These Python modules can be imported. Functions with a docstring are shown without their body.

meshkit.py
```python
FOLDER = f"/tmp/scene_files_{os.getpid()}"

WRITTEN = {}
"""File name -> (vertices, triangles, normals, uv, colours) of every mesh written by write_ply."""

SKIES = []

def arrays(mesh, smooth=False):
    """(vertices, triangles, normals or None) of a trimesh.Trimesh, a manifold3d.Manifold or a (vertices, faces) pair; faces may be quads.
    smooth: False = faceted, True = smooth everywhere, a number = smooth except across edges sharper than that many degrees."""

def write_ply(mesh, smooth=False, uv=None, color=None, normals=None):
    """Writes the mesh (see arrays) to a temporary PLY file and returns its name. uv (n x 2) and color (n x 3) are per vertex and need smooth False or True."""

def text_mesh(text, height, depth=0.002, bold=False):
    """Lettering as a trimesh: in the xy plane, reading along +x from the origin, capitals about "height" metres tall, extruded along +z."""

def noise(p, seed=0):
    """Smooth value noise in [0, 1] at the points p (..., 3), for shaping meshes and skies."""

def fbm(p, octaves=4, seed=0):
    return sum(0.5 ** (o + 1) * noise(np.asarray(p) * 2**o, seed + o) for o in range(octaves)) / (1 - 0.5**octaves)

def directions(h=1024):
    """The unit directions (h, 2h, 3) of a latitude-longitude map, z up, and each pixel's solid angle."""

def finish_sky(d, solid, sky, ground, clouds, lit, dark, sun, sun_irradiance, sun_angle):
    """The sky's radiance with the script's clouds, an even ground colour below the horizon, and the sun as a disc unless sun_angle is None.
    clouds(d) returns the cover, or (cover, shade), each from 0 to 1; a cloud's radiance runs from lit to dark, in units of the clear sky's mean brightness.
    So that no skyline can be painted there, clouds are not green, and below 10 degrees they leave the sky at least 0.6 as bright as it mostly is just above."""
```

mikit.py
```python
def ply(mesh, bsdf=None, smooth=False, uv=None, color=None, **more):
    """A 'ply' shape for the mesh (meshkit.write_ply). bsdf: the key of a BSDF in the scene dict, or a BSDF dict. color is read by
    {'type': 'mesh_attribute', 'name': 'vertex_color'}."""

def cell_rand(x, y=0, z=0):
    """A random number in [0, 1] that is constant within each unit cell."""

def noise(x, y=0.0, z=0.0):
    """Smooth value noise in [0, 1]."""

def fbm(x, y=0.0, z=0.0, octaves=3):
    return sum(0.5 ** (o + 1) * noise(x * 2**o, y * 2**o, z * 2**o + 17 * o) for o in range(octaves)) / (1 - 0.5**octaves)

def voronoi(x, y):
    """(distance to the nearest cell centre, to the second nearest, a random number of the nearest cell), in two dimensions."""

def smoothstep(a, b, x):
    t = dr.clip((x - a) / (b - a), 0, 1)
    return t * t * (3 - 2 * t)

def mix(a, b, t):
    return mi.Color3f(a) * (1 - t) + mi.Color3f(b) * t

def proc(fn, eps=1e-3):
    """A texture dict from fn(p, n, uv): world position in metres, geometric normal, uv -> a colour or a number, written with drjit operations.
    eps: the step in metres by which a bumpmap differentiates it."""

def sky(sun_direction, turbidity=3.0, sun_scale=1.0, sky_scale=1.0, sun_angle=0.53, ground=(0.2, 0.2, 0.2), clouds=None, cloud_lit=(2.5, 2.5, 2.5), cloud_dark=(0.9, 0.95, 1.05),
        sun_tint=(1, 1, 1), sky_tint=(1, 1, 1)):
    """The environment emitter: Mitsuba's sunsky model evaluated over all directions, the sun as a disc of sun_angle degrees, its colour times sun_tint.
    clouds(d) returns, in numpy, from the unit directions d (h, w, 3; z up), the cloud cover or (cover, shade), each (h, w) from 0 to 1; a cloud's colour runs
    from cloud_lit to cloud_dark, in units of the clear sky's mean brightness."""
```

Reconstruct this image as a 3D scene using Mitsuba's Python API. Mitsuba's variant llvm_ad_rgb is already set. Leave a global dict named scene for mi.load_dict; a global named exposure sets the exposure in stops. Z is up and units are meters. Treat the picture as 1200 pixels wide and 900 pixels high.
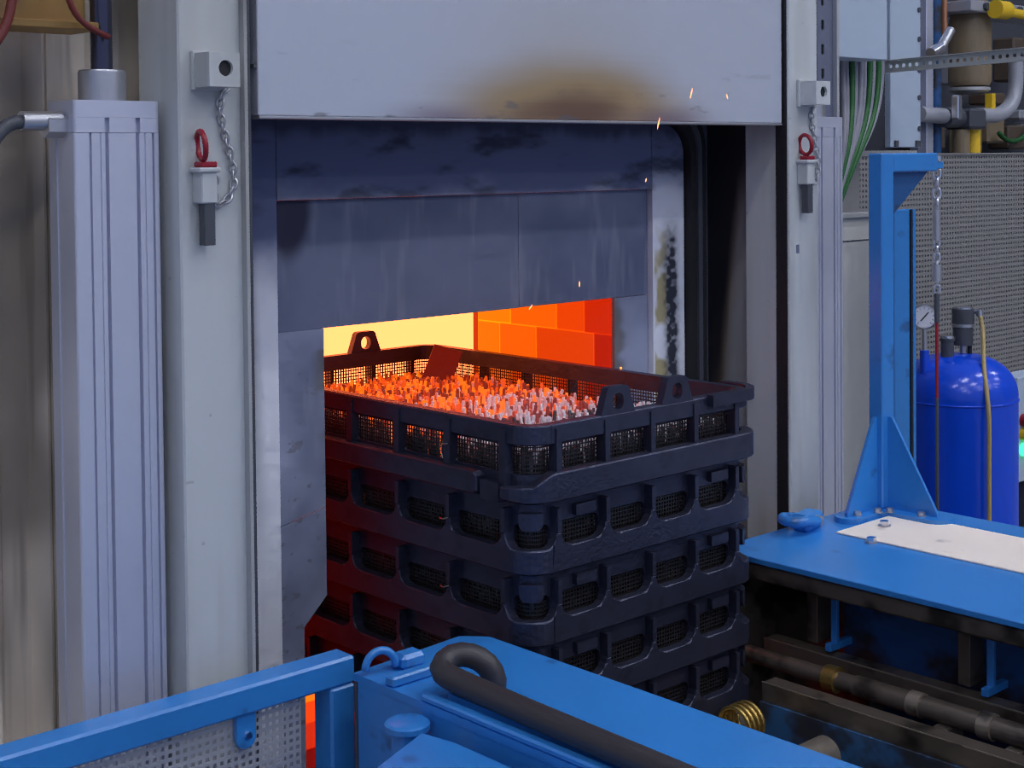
import math, random
import numpy as np, trimesh, manifold3d, mitsuba as mi, drjit as dr
import mikit, meshkit
from mikit import noise, fbm, smoothstep, mix, cell_rand, voronoi
from shapely.geometry import Polygon, box as sbox, Point
from shapely.ops import unary_union
from shapely import affinity

rng = random.Random(7)
nrg = np.random.default_rng(7)
H = 1.65                     # height of the camera above the hall floor; shapes below are written relative to it
scene, labels = {}, {}
exposure = 0.14

# ------------------------------------------------------------------ camera
F, YAW, PITCH, ROLL, CY = 1718.34, 0.742389, 0.0274642, 0.00939137, 232.42
fw = np.array([math.sin(YAW) * math.cos(PITCH), math.cos(YAW) * math.cos(PITCH), -math.sin(PITCH)])
rt = np.array([math.cos(YAW), -math.sin(YAW), 0.0]); dn = np.cross(fw, rt)
c_, s_ = math.cos(ROLL), math.sin(ROLL)
rt, dn = c_ * rt + s_ * dn, -s_ * rt + c_ * dn
cam_m = np.eye(4); cam_m[:3, 0], cam_m[:3, 1], cam_m[:3, 2], cam_m[:3, 3] = -rt, -dn, fw, (0, 0, H)
scene['camera'] = {'type': 'perspective', 'fov': math.degrees(2 * math.atan(600 / F)), 'fov_axis': 'x', 'near_clip': 0.05, 'far_clip': 100.0,
                   'to_world': mi.ScalarTransform4f(cam_m), 'principal_point_offset_y': (450 - CY) / 900}

# ------------------------------------------------------------------ light of the hall
scene['hall_ambient'] = {'type': 'constant', 'radiance': {'type': 'rgb', 'value': [0.20, 0.25, 0.41]}, 'sampling_weight': 4.0}  # even bluish ambient light standing in for the hall's diffuse light
LAMP = [29.5, 29.6, 30.5]

# ------------------------------------------------------------------ materials
def rgb(v): return {'type': 'rgb', 'value': list(map(float, v))}
def mat(name, color, rough=0.5, metal=0.0, spec=0.5, bump=None, bscale=0.001, **kw):
    tex = color if isinstance(color, dict) else mikit.proc(color) if callable(color) else rgb(color)
    b = {'type': 'principled', 'base_color': tex, 'roughness': rough if not callable(rough) else mikit.proc(rough), 'metallic': metal, 'specular': spec, **kw}
    if bump is not None: b = {'type': 'bumpmap', 'arbitrary': mikit.proc(bump), 'scale': bscale, 'bsdf': b}
    scene['mat_' + name] = {'type': 'twosided', 'bsdf': b}
    return 'mat_' + name

def scuff(base, worn, f=9.0, lo=0.60, hi=0.75):
    def fn(p, n, uv):
        a = fbm(p.x * f, p.y * f, p.z * f, 4)
        b = fbm(p.x * f * 0.3 + 7, p.y * f * 0.3, p.z * f * 0.3 + 3, 2)
        return mix(mi.Color3f(base) * (0.9 + 0.2 * b), worn, smoothstep(lo, hi, a))
    return fn

BLUE = mat('blue_paint', scuff((0.028, 0.195, 0.53), (0.025, 0.11, 0.30), 16.0, 0.64, 0.82), 0.30, 0.0, 0.75)
BLUE2 = mat('dark_greasy_blue_paint', scuff((0.012, 0.075, 0.22), (0.025, 0.024, 0.025), 12.0, 0.42, 0.66), 0.45)
TANKB = mat('tank_blue', (0.001, 0.060, 0.62), 0.20, 0.0, 0.5, clearcoat=0.5, clearcoat_gloss=0.92)
BEIGE = mat('cabinet_paint', scuff((0.50, 0.49, 0.45), (0.30, 0.28, 0.25), 5.0, 0.66, 0.82), 0.5)
GREYW = mat('panel_paint', (0.39, 0.465, 0.56), 0.45)
WHITE = mat('white_plate', scuff((0.82, 0.73, 0.62), (0.5, 0.44, 0.38), 14.0, 0.70, 0.85), 0.55)
ALU = mat('anodized_aluminium', (0.60, 0.62, 0.72), 0.42, 0.55)
ALUD = mat('aluminium_side', (0.42, 0.43, 0.46), 0.5, 0.3)
STEEL = mat('bare_steel', (0.52, 0.52, 0.54), 0.35, 0.85)
CHROME = mat('bright_steel', (0.78, 0.78, 0.80), 0.18, 1.0)
RODM = mat('piston_rod', (0.10, 0.10, 0.14), 0.2, 0.9)
CAST = mat('cast_steel', scuff((0.048, 0.052, 0.088), (0.038, 0.040, 0.066), 30.0, 0.45, 0.8), 0.40, 0.65,
           bump=lambda p, n, uv: fbm(p.x * 160, p.y * 160, p.z * 160, 2), bscale=0.0012)
WIREM = mat('mesh_wire', (0.030, 0.028, 0.030), 0.4, 0.5)
PINM = mat('pin_steel', (0.88, 0.85, 0.88), 0.42, 0.35)
PIND = mat('pin_dark', (0.16, 0.15, 0.16), 0.35, 0.8)
BLACK = mat('black_rubber', (0.012, 0.012, 0.014), 0.6)
HOSE = mat('hose_rubber', (0.034, 0.029, 0.032), 0.42)
GREASE = mat('greasy_steel', scuff((0.155, 0.128, 0.104), (0.035, 0.03, 0.026), 14.0, 0.45, 0.72), 0.28, 0.5)
ROLLM = mat('roller_steel', scuff((0.34, 0.29, 0.23), (0.08, 0.07, 0.06), 18.0, 0.52, 0.72), 0.36, 0.6)
BRASS = mat('brass', (0.62, 0.42, 0.12), 0.3, 0.9)
TANP = mat('tan_enamel', (0.22, 0.165, 0.10), 0.4)
YELLOW = mat('yellow_paint', (0.75, 0.48, 0.02), 0.4)
RED = mat('red_plastic', (0.27, 0.008, 0.020), 0.4)
GREYP = mat('grey_pipe', (0.36, 0.37, 0.41), 0.4, 0.2)
DARKG = mat('dark_grey', (0.06, 0.065, 0.08), 0.5)
OCHRE = mat('ochre_beam', scuff((0.24, 0.13, 0.03), (0.05, 0.03, 0.02), 6.0, 0.5, 0.7), 0.5)
REDW = mat('red_wire', (0.14, 0.02, 0.015), 0.5)
GREEN = mat('green_wire', (0.016, 0.11, 0.024), 0.5)
GREYC = mat('grey_wire', (0.26, 0.26, 0.30), 0.5)
COPPER = mat('copper', (0.55, 0.25, 0.14), 0.4, 0.7)
PERF = mat('perforated_steel', (0.30, 0.29, 0.28), 0.5, 0.3)
PERFL = mat('perforated_zinc', (0.55, 0.55, 0.56), 0.4, 0.5)
SLOT = mat('strut_steel', (0.20, 0.22, 0.30), 0.45, 0.5)
GALV = mat('galvanized', (0.55, 0.55, 0.53), 0.4, 0.6)
DIAL = mat('dial_face', (0.80, 0.80, 0.86), 0.5)
FLOORM = mat('concrete', scuff((0.20, 0.20, 0.20), (0.13, 0.13, 0.13), 2.0), 0.6)
HALLW = mat('hall_wall', (0.16, 0.165, 0.18), 0.8)

def post_fn(p, n, uv):
    a = fbm(p.x * 20, p.y * 20, p.z * 1.6, 3); d = fbm(p.x * 60, p.y * 60, p.z * 60, 2)
    c = mix((0.50, 0.525, 0.53), (0.43, 0.44, 0.43), smoothstep(0.4, 0.75, a))
    return mix(c, (0.26, 0.26, 0.26), 0.5 * smoothstep(0.84, 0.90, d))
POST = mat('post_paint', post_fn, 0.42)

def door_fn(p, n, uv):                                # heat tint over the middle of the lower edge
    z = p.z - (H + 0.070); x = p.x - 2.03
    wob = fbm(p.x * 5, 0, p.z * 7, 3) - 0.5
    brush = fbm(p.x * 3, 0, p.z * 150, 2) - 0.5
    s = dr.exp(-dr.square(x / 0.34)) * dr.exp(-dr.square((z - 0.005) / (0.118 + 0.05 * wob))) + 0.05 * brush
    s2 = dr.exp(-dr.square((x + 0.02) / 0.22)) * dr.exp(-dr.square(z / 0.20))
    c = mix((0.46, 0.49, 0.56), (0.44, 0.38, 0.31), dr.clip(s2 * 0.75, 0, 1))
    c = mix(c, (0.34, 0.24, 0.13), smoothstep(0.15, 0.75, s))
    c = mix(c, (0.16, 0.09, 0.06), smoothstep(0.70, 0.98, s + 0.25 * wob))
    lob = dr.exp(-dr.square((x + 0.33) / 0.11)) + dr.exp(-dr.square((x - 0.27) / 0.12))
    c = mix(c, (0.15, 0.10, 0.16), dr.clip(lob * smoothstep(0.045, 0.0, z + 0.02 * wob), 0, 1) * 0.7)
    dirt = smoothstep(0.70, 0.82, fbm(p.x * 14, 1, p.z * 40, 4)) * smoothstep(0.16, 0.0, z)
    return mix(c, (0.12, 0.12, 0.14), 0.6 * dirt)
DOOR = mat('door_sheet', door_fn, 0.36, 0.15)

def frame_fn(p, n, uv):                               # white fibre board, sooty streaks; sooty top with painted shade under the door
    z = p.z - H; x = p.x
    w = fbm(x * 9, 3, p.z * 9, 4); st = fbm(x * 26, 0, p.z * 3.5, 3); g = fbm(x * 70, 0, p.z * 70, 2)
    base = mix((0.66, 0.68, 0.75), (0.80, 0.82, 0.88), w)
    base = mix(base, (0.42, 0.36, 0.20), smoothstep(0.44, 0.56, w) * smoothstep(2.505, 2.515, x) * smoothstep(2.565, 2.545, x) * smoothstep(-0.10, -0.25, z))
    lft = smoothstep(1.489, 1.487, x); soot_shade = smoothstep(-0.22, -0.03, z + 0.14 * (w - 0.5) + 0.09 * lft - 0.05 * smoothstep(2.504, 2.506, x))
    c = mix(base, (0.082, 0.106, 0.220), 0.94 * soot_shade)
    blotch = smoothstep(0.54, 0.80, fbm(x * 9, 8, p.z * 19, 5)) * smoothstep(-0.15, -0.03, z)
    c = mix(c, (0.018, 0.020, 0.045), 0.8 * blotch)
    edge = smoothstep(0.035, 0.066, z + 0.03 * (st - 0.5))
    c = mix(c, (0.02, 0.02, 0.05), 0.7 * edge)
    sr = dr.exp(-dr.square((x - 2.568 - 0.02 * (st - 0.5)) / 0.022)) * smoothstep(-0.10, -0.26, z)
    c = mix(c, (0.025, 0.028, 0.045), dr.clip(sr * (1.0 + 1.6 * (g - 0.4)), 0, 1))
    ql = smoothstep(1.450, 1.415, x + 0.05 * (z + 0.2)) * smoothstep(-0.9, -0.12, z)
    return mix(c, (0.04, 0.045, 0.07), dr.clip(0.85 * ql, 0, 1))
FRAME = mat('fibre_frame', frame_fn, 0.85, bump=lambda p, n, uv: fbm(p.x * 60, p.y * 60, p.z * 60, 3), bscale=0.004)

def panel_fn(p, n, uv, dark=(0.155, 0.175, 0.26), pale=(0.30, 0.33, 0.45)):
    z = p.z - H; x = p.x
    w = fbm(x * 5, 2, p.z * 5, 4); st = fbm(x * 38, 0, p.z * 5.0, 3); g = fbm(x * 50, 5, p.z * 50, 3)
    c = mix(dark, pale, smoothstep(0.2, 0.75, w))
    c = mix(c, (0.31, 0.33, 0.40), 0.28 * smoothstep(0.55, 0.80, st))
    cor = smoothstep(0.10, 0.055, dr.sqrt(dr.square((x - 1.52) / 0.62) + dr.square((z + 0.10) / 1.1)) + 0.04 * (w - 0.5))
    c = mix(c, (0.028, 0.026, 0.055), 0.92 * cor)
    rt_ = smoothstep(2.43, 2.40, x + 0.05 * (fbm(x * 4, 0, p.z * 30, 2) - 0.5)) * smoothstep(2.37, 2.392, x) * smoothstep(-0.310, -0.330, z)
    c = mix(c, (0.13, 0.12, 0.10), 0.75 * rt_)
    spots = smoothstep(0.68, 0.76, g) * smoothstep(1.60, 1.56, x) * smoothstep(-0.35, -0.42, z)
    c = mix(c, (0.14, 0.14, 0.17), 0.7 * spots)
    lf = smoothstep(1.565, 1.595, x) * smoothstep(1.602, 1.598, x) * smoothstep(0.45, 0.6, fbm(1, 2, p.z * 16, 2)) * smoothstep(-0.55, -0.45, z) * smoothstep(-0.318, -0.34, z)
    return mix(c, (0.13, 0.12, 0.11), 0.7 * lf)
SHADED = mat('shaded_board', lambda p, n, uv: panel_fn(p, n, uv, (0.095, 0.118, 0.195), (0.165, 0.190, 0.280)), 0.85, bump=lambda p, n, uv: fbm(p.x * 50, p.y * 50, p.z * 50, 3), bscale=0.003)  # darker copy of the refractory board, shade under the door put into colour
PANEL = mat('refractory_board', lambda p, n, uv: panel_fn(p, n, uv), 0.85, bump=lambda p, n, uv: fbm(p.x * 50, p.y * 50, p.z * 50, 3), bscale=0.003)

def recess_fn(p, n, uv):
    z = p.z - H; y = p.y
    w = fbm(p.x * 4, y * 22, p.z * 3, 3)
    c = mix((0.37, 0.38, 0.39), (0.30, 0.30, 0.29), w)
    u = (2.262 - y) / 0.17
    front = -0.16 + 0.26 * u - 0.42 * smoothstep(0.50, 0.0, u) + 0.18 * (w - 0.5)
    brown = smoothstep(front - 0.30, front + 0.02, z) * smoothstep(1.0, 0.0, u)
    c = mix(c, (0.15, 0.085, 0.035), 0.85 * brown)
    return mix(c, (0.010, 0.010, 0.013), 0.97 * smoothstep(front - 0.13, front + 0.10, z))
RECESS = mat('sooty_wall', recess_fn, 0.6)

def casing_fn(p, n, uv):
    w = fbm(p.x * 5, p.y * 5, p.z * 2.5, 4); st = fbm(p.x * 40, p.y * 40, p.z * 2.0, 3)
    c = mix((0.86, 0.76, 0.63), (0.72, 0.63, 0.52), w)
    c = mix(c, (0.28, 0.245, 0.21), 0.6 * smoothstep(0.62, 0.80, st))
    return mix(c, (0.15, 0.125, 0.10), 0.75 * smoothstep(0.52, 0.70, fbm(p.x * 3, p.y * 3, p.z * 2 + 4, 3) + 0.12 * smoothstep(0.1, -0.5, p.z - H)))  # grime patches, thickened towards the bottom to imitate shade there
CASING = mat('furnace_casing', casing_fn, 0.55)

# hot refractory: it glows, more the deeper it stands in the furnace
HOT = mat('hot_refractory', (0.04, 0.02, 0.01), 0.9)
def glow(fn): return {'type': 'area', 'radiance': mikit.proc(fn) if callable(fn) else rgb(fn), 'sampling_weight': 0.35}
KS = (0.42, 0.04, 0.3)
def hot_color(y, z, wob=0.0, k=(1, 1, 1)):              # glow of the tunnel wall: cooler towards the mouth and the hearth
    t = min(max((y - 2.27) / 0.47 + wob, 0), 1); lz = min(max((z + 0.60) / 0.27, 0), 1)
    r = (0.42 + 1.13 * t) * (0.62 + 0.38 * lz); g = (0.006 + 0.235 * t ** 1.5) * (0.40 + 0.60 * lz)
    return (r * k[0], g * k[1], 0.0006 * k[2])
YELG = (4.2, 0.70, 0.21)

# ------------------------------------------------------------------ mesh helpers
_used = {}
def numbered(key):
    k = _used.get(key, 0); _used[key] = k + 1
    return key if k == 0 else f'{key}_{k:03d}'
def up(m):
    m = m.copy(); m.apply_translation((0, 0, H)); return m
def thing(name, label, cat, group=None, kind=None):
    key = numbered(name); labels[key] = {'label': label, 'category': cat}
    if group: labels[key]['group'] = group
    if kind: labels[key]['kind'] = kind
    return key
def part(parent, name, mesh, m, smooth=False, label=None, emit=None, **kw):
    key = numbered(parent + '__' + name)
    d = mikit.ply(up(mesh), m, smooth=smooth, **kw)
    if emit is not None: d['emitter'] = glow(emit)
    scene[key] = d
    if label: labels[key] = {'label': label}
    return key
def solo(name, mesh, m, label, cat, smooth=False, group=None, kind=None, emit=None):
    key = thing(name, label, cat, group, kind)
    d = mikit.ply(up(mesh), m, smooth=smooth)
    if emit is not None: d['emitter'] = glow(emit)
    scene[key] = d
    return key
def struct(name, mesh, m, label, cat, smooth=False): return solo(name, mesh, m, label, cat, smooth, kind='structure')

def bx(x0, x1, y0, y1, z0, z1, c=0.0):
    x0, x1 = sorted((x0, x1)); y0, y1 = sorted((y0, y1)); z0, z1 = sorted((z0, z1))
    c = min(c, 0.45 * (x1 - x0), 0.45 * (y1 - y0), 0.45 * (z1 - z0))
    if c <= 0:
        b = trimesh.creation.box((x1 - x0, y1 - y0, z1 - z0)); b.apply_translation(((x0 + x1) / 2, (y0 + y1) / 2, (z0 + z1) / 2)); return b
    pts = []
    for x, sx in ((x0, 1), (x1, -1)):
        for y, sy in ((y0, 1), (y1, -1)):
            for z, sz in ((z0, 1), (z1, -1)):
                pts += [(x, y + sy * c, z + sz * c), (x + sx * c, y, z + sz * c), (x + sx * c, y + sy * c, z)]
    return trimesh.convex.convex_hull(np.array(pts))
def cat(*ms): return trimesh.util.concatenate([m for m in ms if m is not None])
def cyl(a, b, r, n=20, r2=None):
    a, b = np.asarray(a, float), np.asarray(b, float); d = b - a; L = np.linalg.norm(d)
    r2 = r if r2 is None else r2
    m = trimesh.creation.revolve(np.array([[0, 0], [r, 0], [r2, L], [0, L]]), sections=n)
    m.apply_transform(trimesh.geometry.align_vectors([0, 0, 1], d / L)); m.apply_translation(a); return m
def lathe(profile, at, axis=(0, 0, 1), n=32):
    m = trimesh.creation.revolve(np.array(profile, float), sections=n)
    m.apply_transform(trimesh.geometry.align_vectors([0, 0, 1], np.asarray(axis, float) / np.linalg.norm(axis))); m.apply_translation(at); return m
def spline(pts, n=40):
    from scipy.interpolate import CubicSpline
    pts = np.asarray(pts, float); t = np.r_[0, np.cumsum(np.linalg.norm(np.diff(pts, axis=0), axis=1))]
    return CubicSpline(t, pts)(np.linspace(0, t[-1], n))
def tube(path, r, n=12, closed=False):
    path = np.asarray(path, float); N = len(path)
    tan = np.roll(path, -1, 0) - np.roll(path, 1, 0) if closed else np.gradient(path, axis=0)
    tan /= np.linalg.norm(tan, axis=1, keepdims=True)
    ref = np.array([0, 0, 1.0]) if abs(tan[0] @ [0, 0, 1]) < 0.9 else np.array([1.0, 0, 0])
    u = np.cross(tan[0], ref); u /= np.linalg.norm(u); V = []
    a = np.linspace(0, 2 * np.pi, n, endpoint=False); rr = np.broadcast_to(r, (N,))
    for i in range(N):
        u = u - tan[i] * (u @ tan[i]); u /= np.linalg.norm(u); v = np.cross(tan[i], u)
        V.append(path[i] + rr[i] * (np.cos(a)[:, None] * u + np.sin(a)[:, None] * v))
    V = np.vstack(V); Fc = []
    for i in range(N if closed else N - 1):
        j = (i + 1) % N
        for k in range(n):
            q = (k + 1) % n; Fc += [(i * n + k, i * n + q, j * n + q), (i * n + k, j * n + q, j * n + k)]
    if not closed:
        V = np.vstack([V, path[:1], path[-1:]]); e = len(V)
        for k in range(n):
            q = (k + 1) % n; Fc += [(e - 2, q, k), (e - 1, (N - 1) * n + k, (N - 1) * n + q)]
    m = trimesh.Trimesh(V, Fc, process=False); return m
def ring(center, R, r, normal=(0, 1, 0), sx=1.0, n=28, k=8):
    a = np.linspace(0, 2 * np.pi, n, endpoint=False)
    p = np.stack([sx * R * np.cos(a), R * np.sin(a), 0 * a], 1)
    m = tube(p, r, k, True)
    nrm = np.asarray(normal, float) / np.linalg.norm(normal)
    upv = np.array([0, 0, 1.0]) if abs(nrm[2]) < 0.9 else np.array([0, 1.0, 0]); xx = np.cross(upv, nrm); xx /= np.linalg.norm(xx); yy = np.cross(nrm, xx)
    T = np.eye(4); T[:3, 0], T[:3, 1], T[:3, 2], T[:3, 3] = xx, yy, nrm, center
    m.apply_transform(T); return m
def chain(path, size, r):                               # links along a polyline
    path = np.asarray(path, float); t = np.r_[0, np.cumsum(np.linalg.norm(np.diff(path, axis=0), axis=1))]
    n = max(2, int(t[-1] / (size * 0.72))); out = []
    for i in range(n):
        s = (i + 0.5) / n * t[-1]; c = np.array([np.interp(s, t, path[:, k]) for k in range(3)])
        d = np.array([np.interp(min(s + 1e-3, t[-1]), t, path[:, k]) - np.interp(s - 1e-3, t, path[:, k]) for k in range(3)]); d /= np.linalg.norm(d)
        a = np.linspace(0, 2 * np.pi, 12, endpoint=False)
        p = np.stack([0.30 * size * np.cos(a), np.zeros(12), 0.5 * size * np.sin(a)], 1)
        m = tube(p, r, 6, True)
        m.apply_transform(trimesh.transformations.rotation_matrix(math.radians(45 + 90 * (i % 2)), (0, 0, 1)))
        m.apply_transform(trimesh.geometry.align_vectors([0, 0, 1], d)); m.apply_translation(c); out.append(m)
    return cat(*out)
def extr(poly, depth, frame):                            # polygon (u, v) extruded; frame: (origin, u, v, normal)
    o, u, v, w = map(np.array, frame); out = []
    for g in getattr(poly, 'geoms', [poly]):
        m = trimesh.creation.extrude_polygon(g, depth, engine='earcut')
        T = np.eye(4); T[:3, 0], T[:3, 1], T[:3, 2], T[:3, 3] = u, v, w, o
        m.apply_transform(T)
        out.append(m)
    return cat(*out)
XZ = ((0, 0, 0), (1, 0, 0), (0, 0, 1), (0, 1, 0))
def xz(poly, y0, y1): return extr(poly, y1 - y0, ((0, y0, 0), (1, 0, 0), (0, 0, 1), (0, 1, 0)))
def yz(poly, x0, x1): return extr(poly, x1 - x0, ((x0, 0, 0), (0, 1, 0), (0, 0, 1), (1, 0, 0)))
def xy(poly, z0, z1): return extr(poly, z1 - z0, ((0, 0, z0), (1, 0, 0), (0, 1, 0), (0, 0, 1)))
def rrect(x0, y0, x1, y1, r, seg=4): return sbox(x0 + r, y0 + r, x1 - r, y1 - r).buffer(r, quad_segs=seg)
def hexbolt(at, axis, r, h):
    return cyl(np.asarray(at, float), np.asarray(at, float) + np.asarray(axis, float) * h, r, 6)
def perforated(nu, nv, cell, hole, thick, skip=None):
    """A sheet in (u, v) with square holes, one per cell, as a mesh in the plane w = 0 .. thick."""
    V, Fc = [], []; h = hole / 2; q = cell / 2
    o = [(-q, -q), (q, -q), (q, q), (-q, q)]; i_ = [(-h, -h), (h, -h), (h, h), (-h, h)]
    for a in range(nu):
        for b in range(nv):
            if skip is not None and skip(a, b): continue
            cx, cy, s = (a + .5) * cell, (b + .5) * cell, len(V)
            V += [(cx + x, cy + y, 0) for x, y in o + i_] + [(cx + x, cy + y, thick) for x, y in o + i_]
            for k in range(4):
                l = (k + 1) % 4
                Fc += [(s + k, s + 4 + k, s + 4 + l), (s + k, s + 4 + l, s + l), (s + 8 + k, s + 12 + l, s + 12 + k), (s + 8 + k, s + 8 + l, s + 12 + l),
                       (s + 4 + k, s + 12 + k, s + 12 + l), (s + 4 + k, s + 12 + l, s + 4 + l)]
    return trimesh.Trimesh(np.array(V, float), np.array(Fc), process=False)
def placed(m, o, u, v, w):
    T = np.eye(4); T[:3, 0], T[:3, 1], T[:3, 2], T[:3, 3] = u, v, w, o
    m = m.copy(); m.apply_transform(T); return m

# ================================================================== hall
struct('floor', bx(-8, 14, -8, 12, -H - 0.05, -H), FLOORM, 'grey concrete floor of the hall', 'floor')
struct('wall_back', bx(-8, 14, 7.0, 7.1, -H, 5.0), HALLW, 'dim grey hall wall far behind the furnace', 'wall')
struct('wall_right', bx(11.0, 11.1, -8, 7, -H, 5.0), HALLW, 'dim grey hall wall far behind the pipes', 'wall')
for i, (x, y) in enumerate([(x - 2.2 * (x < 0 and y < -4), y) for y in (-7.4, -4.9, -2.4, -0.1) for x in (-1.3, 2.0, 5.3, 8.6)]):
    m = bx(x - 0.75, x + 0.75, y - 0.14, y + 0.14, 4.20, 4.28)
    k = thing('ceiling_lamp', 'long white hall lamp hanging high above the furnace', 'lamp', 'hall lamps')
    part(k, 'housing', m, GREYW)
    d = trimesh.Trimesh(np.array([(x - .72, y - .12, 4.197), (x + .72, y - .12, 4.197), (x + .72, y + .12, 4.197), (x - .72, y + .12, 4.197)]), [(0, 2, 1), (0, 3, 2)], process=False)
    kk = numbered(k + '__tube'); scene[kk] = mikit.ply(up(d), DIAL); scene[kk]['emitter'] = {'type': 'area', 'radiance': rgb(LAMP)}

# ================================================================== furnace
YP, YF, XC = 2.014, 2.270, 1.994                     # front of the posts, face of the refractory, middle of the mouth
OX0, OX1, OZ = 1.598, 2.392, -0.3165
fur = thing('furnace', 'large grey heat treatment furnace with a glowing orange mouth', 'furnace')
for x0, x1 in ((1.1525, 1.267), (2.697, 2.805)):
    part(fur, 'post', bx(x0, x1, YP, 2.14, -H, 1.1, 0.003), POST, label='pale grey steel door post')
# folded casing left of the posts
plan = [(-1.2, 2.20), (0.935, 2.20), (0.955, 2.235), (1.00, 2.235), (1.018, 2.20), (1.022, 2.20), (1.024, 2.206), (1.026, 2.20), (1.090, 2.20), (1.105, 2.212), (1.128, 2.200), (1.150, 2.200), (1.162, 2.235), (1.30, 2.235)]
pl = Polygon(plan + [(1.30, 2.60), (-1.2, 2.60)])
part(fur, 'casing_panel', xy(pl, -H, 1.1), CASING, label='folded beige casing panel left of the door post')
part(fur, 'casing_panel', bx(2.80, 2.86, 2.16, 2.9, -H, 1.1), BEIGE)
part(fur, 'recess_wall', cat(bx(1.262, 1.268, 2.0, 2.40, -H, 1.0), bx(1.262, 1.44, 2.28, 2.30, -H, 1.0)), RECESS)
part(fur, 'recess_wall', bx(2.736, 2.780, 2.092, 2.40, -H, 1.0), RECESS, label='sooty recess wall beside the mouth')
part(fur, 'guide_rail', cat(bx(2.700, 2.760, 2.050, 2.093, -H, 0.9, 0.002), bx(2.716, 2.728, 2.030, 2.052, -H, 0.9, 0.002), bx(2.695, 2.702, 2.02, 2.05, -H, 0.9)), BLACK, label='black door guide beside the right post')
part(fur, 'guide_strip', bx(2.724, 2.742, 2.046, 2.0498, -H, 0.9, .001), SLOT)
part(fur, 'guide_rail', bx(1.264, 1.297, 2.035, 2.10, -H, 0.9, 0.002), DARKG)
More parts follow.
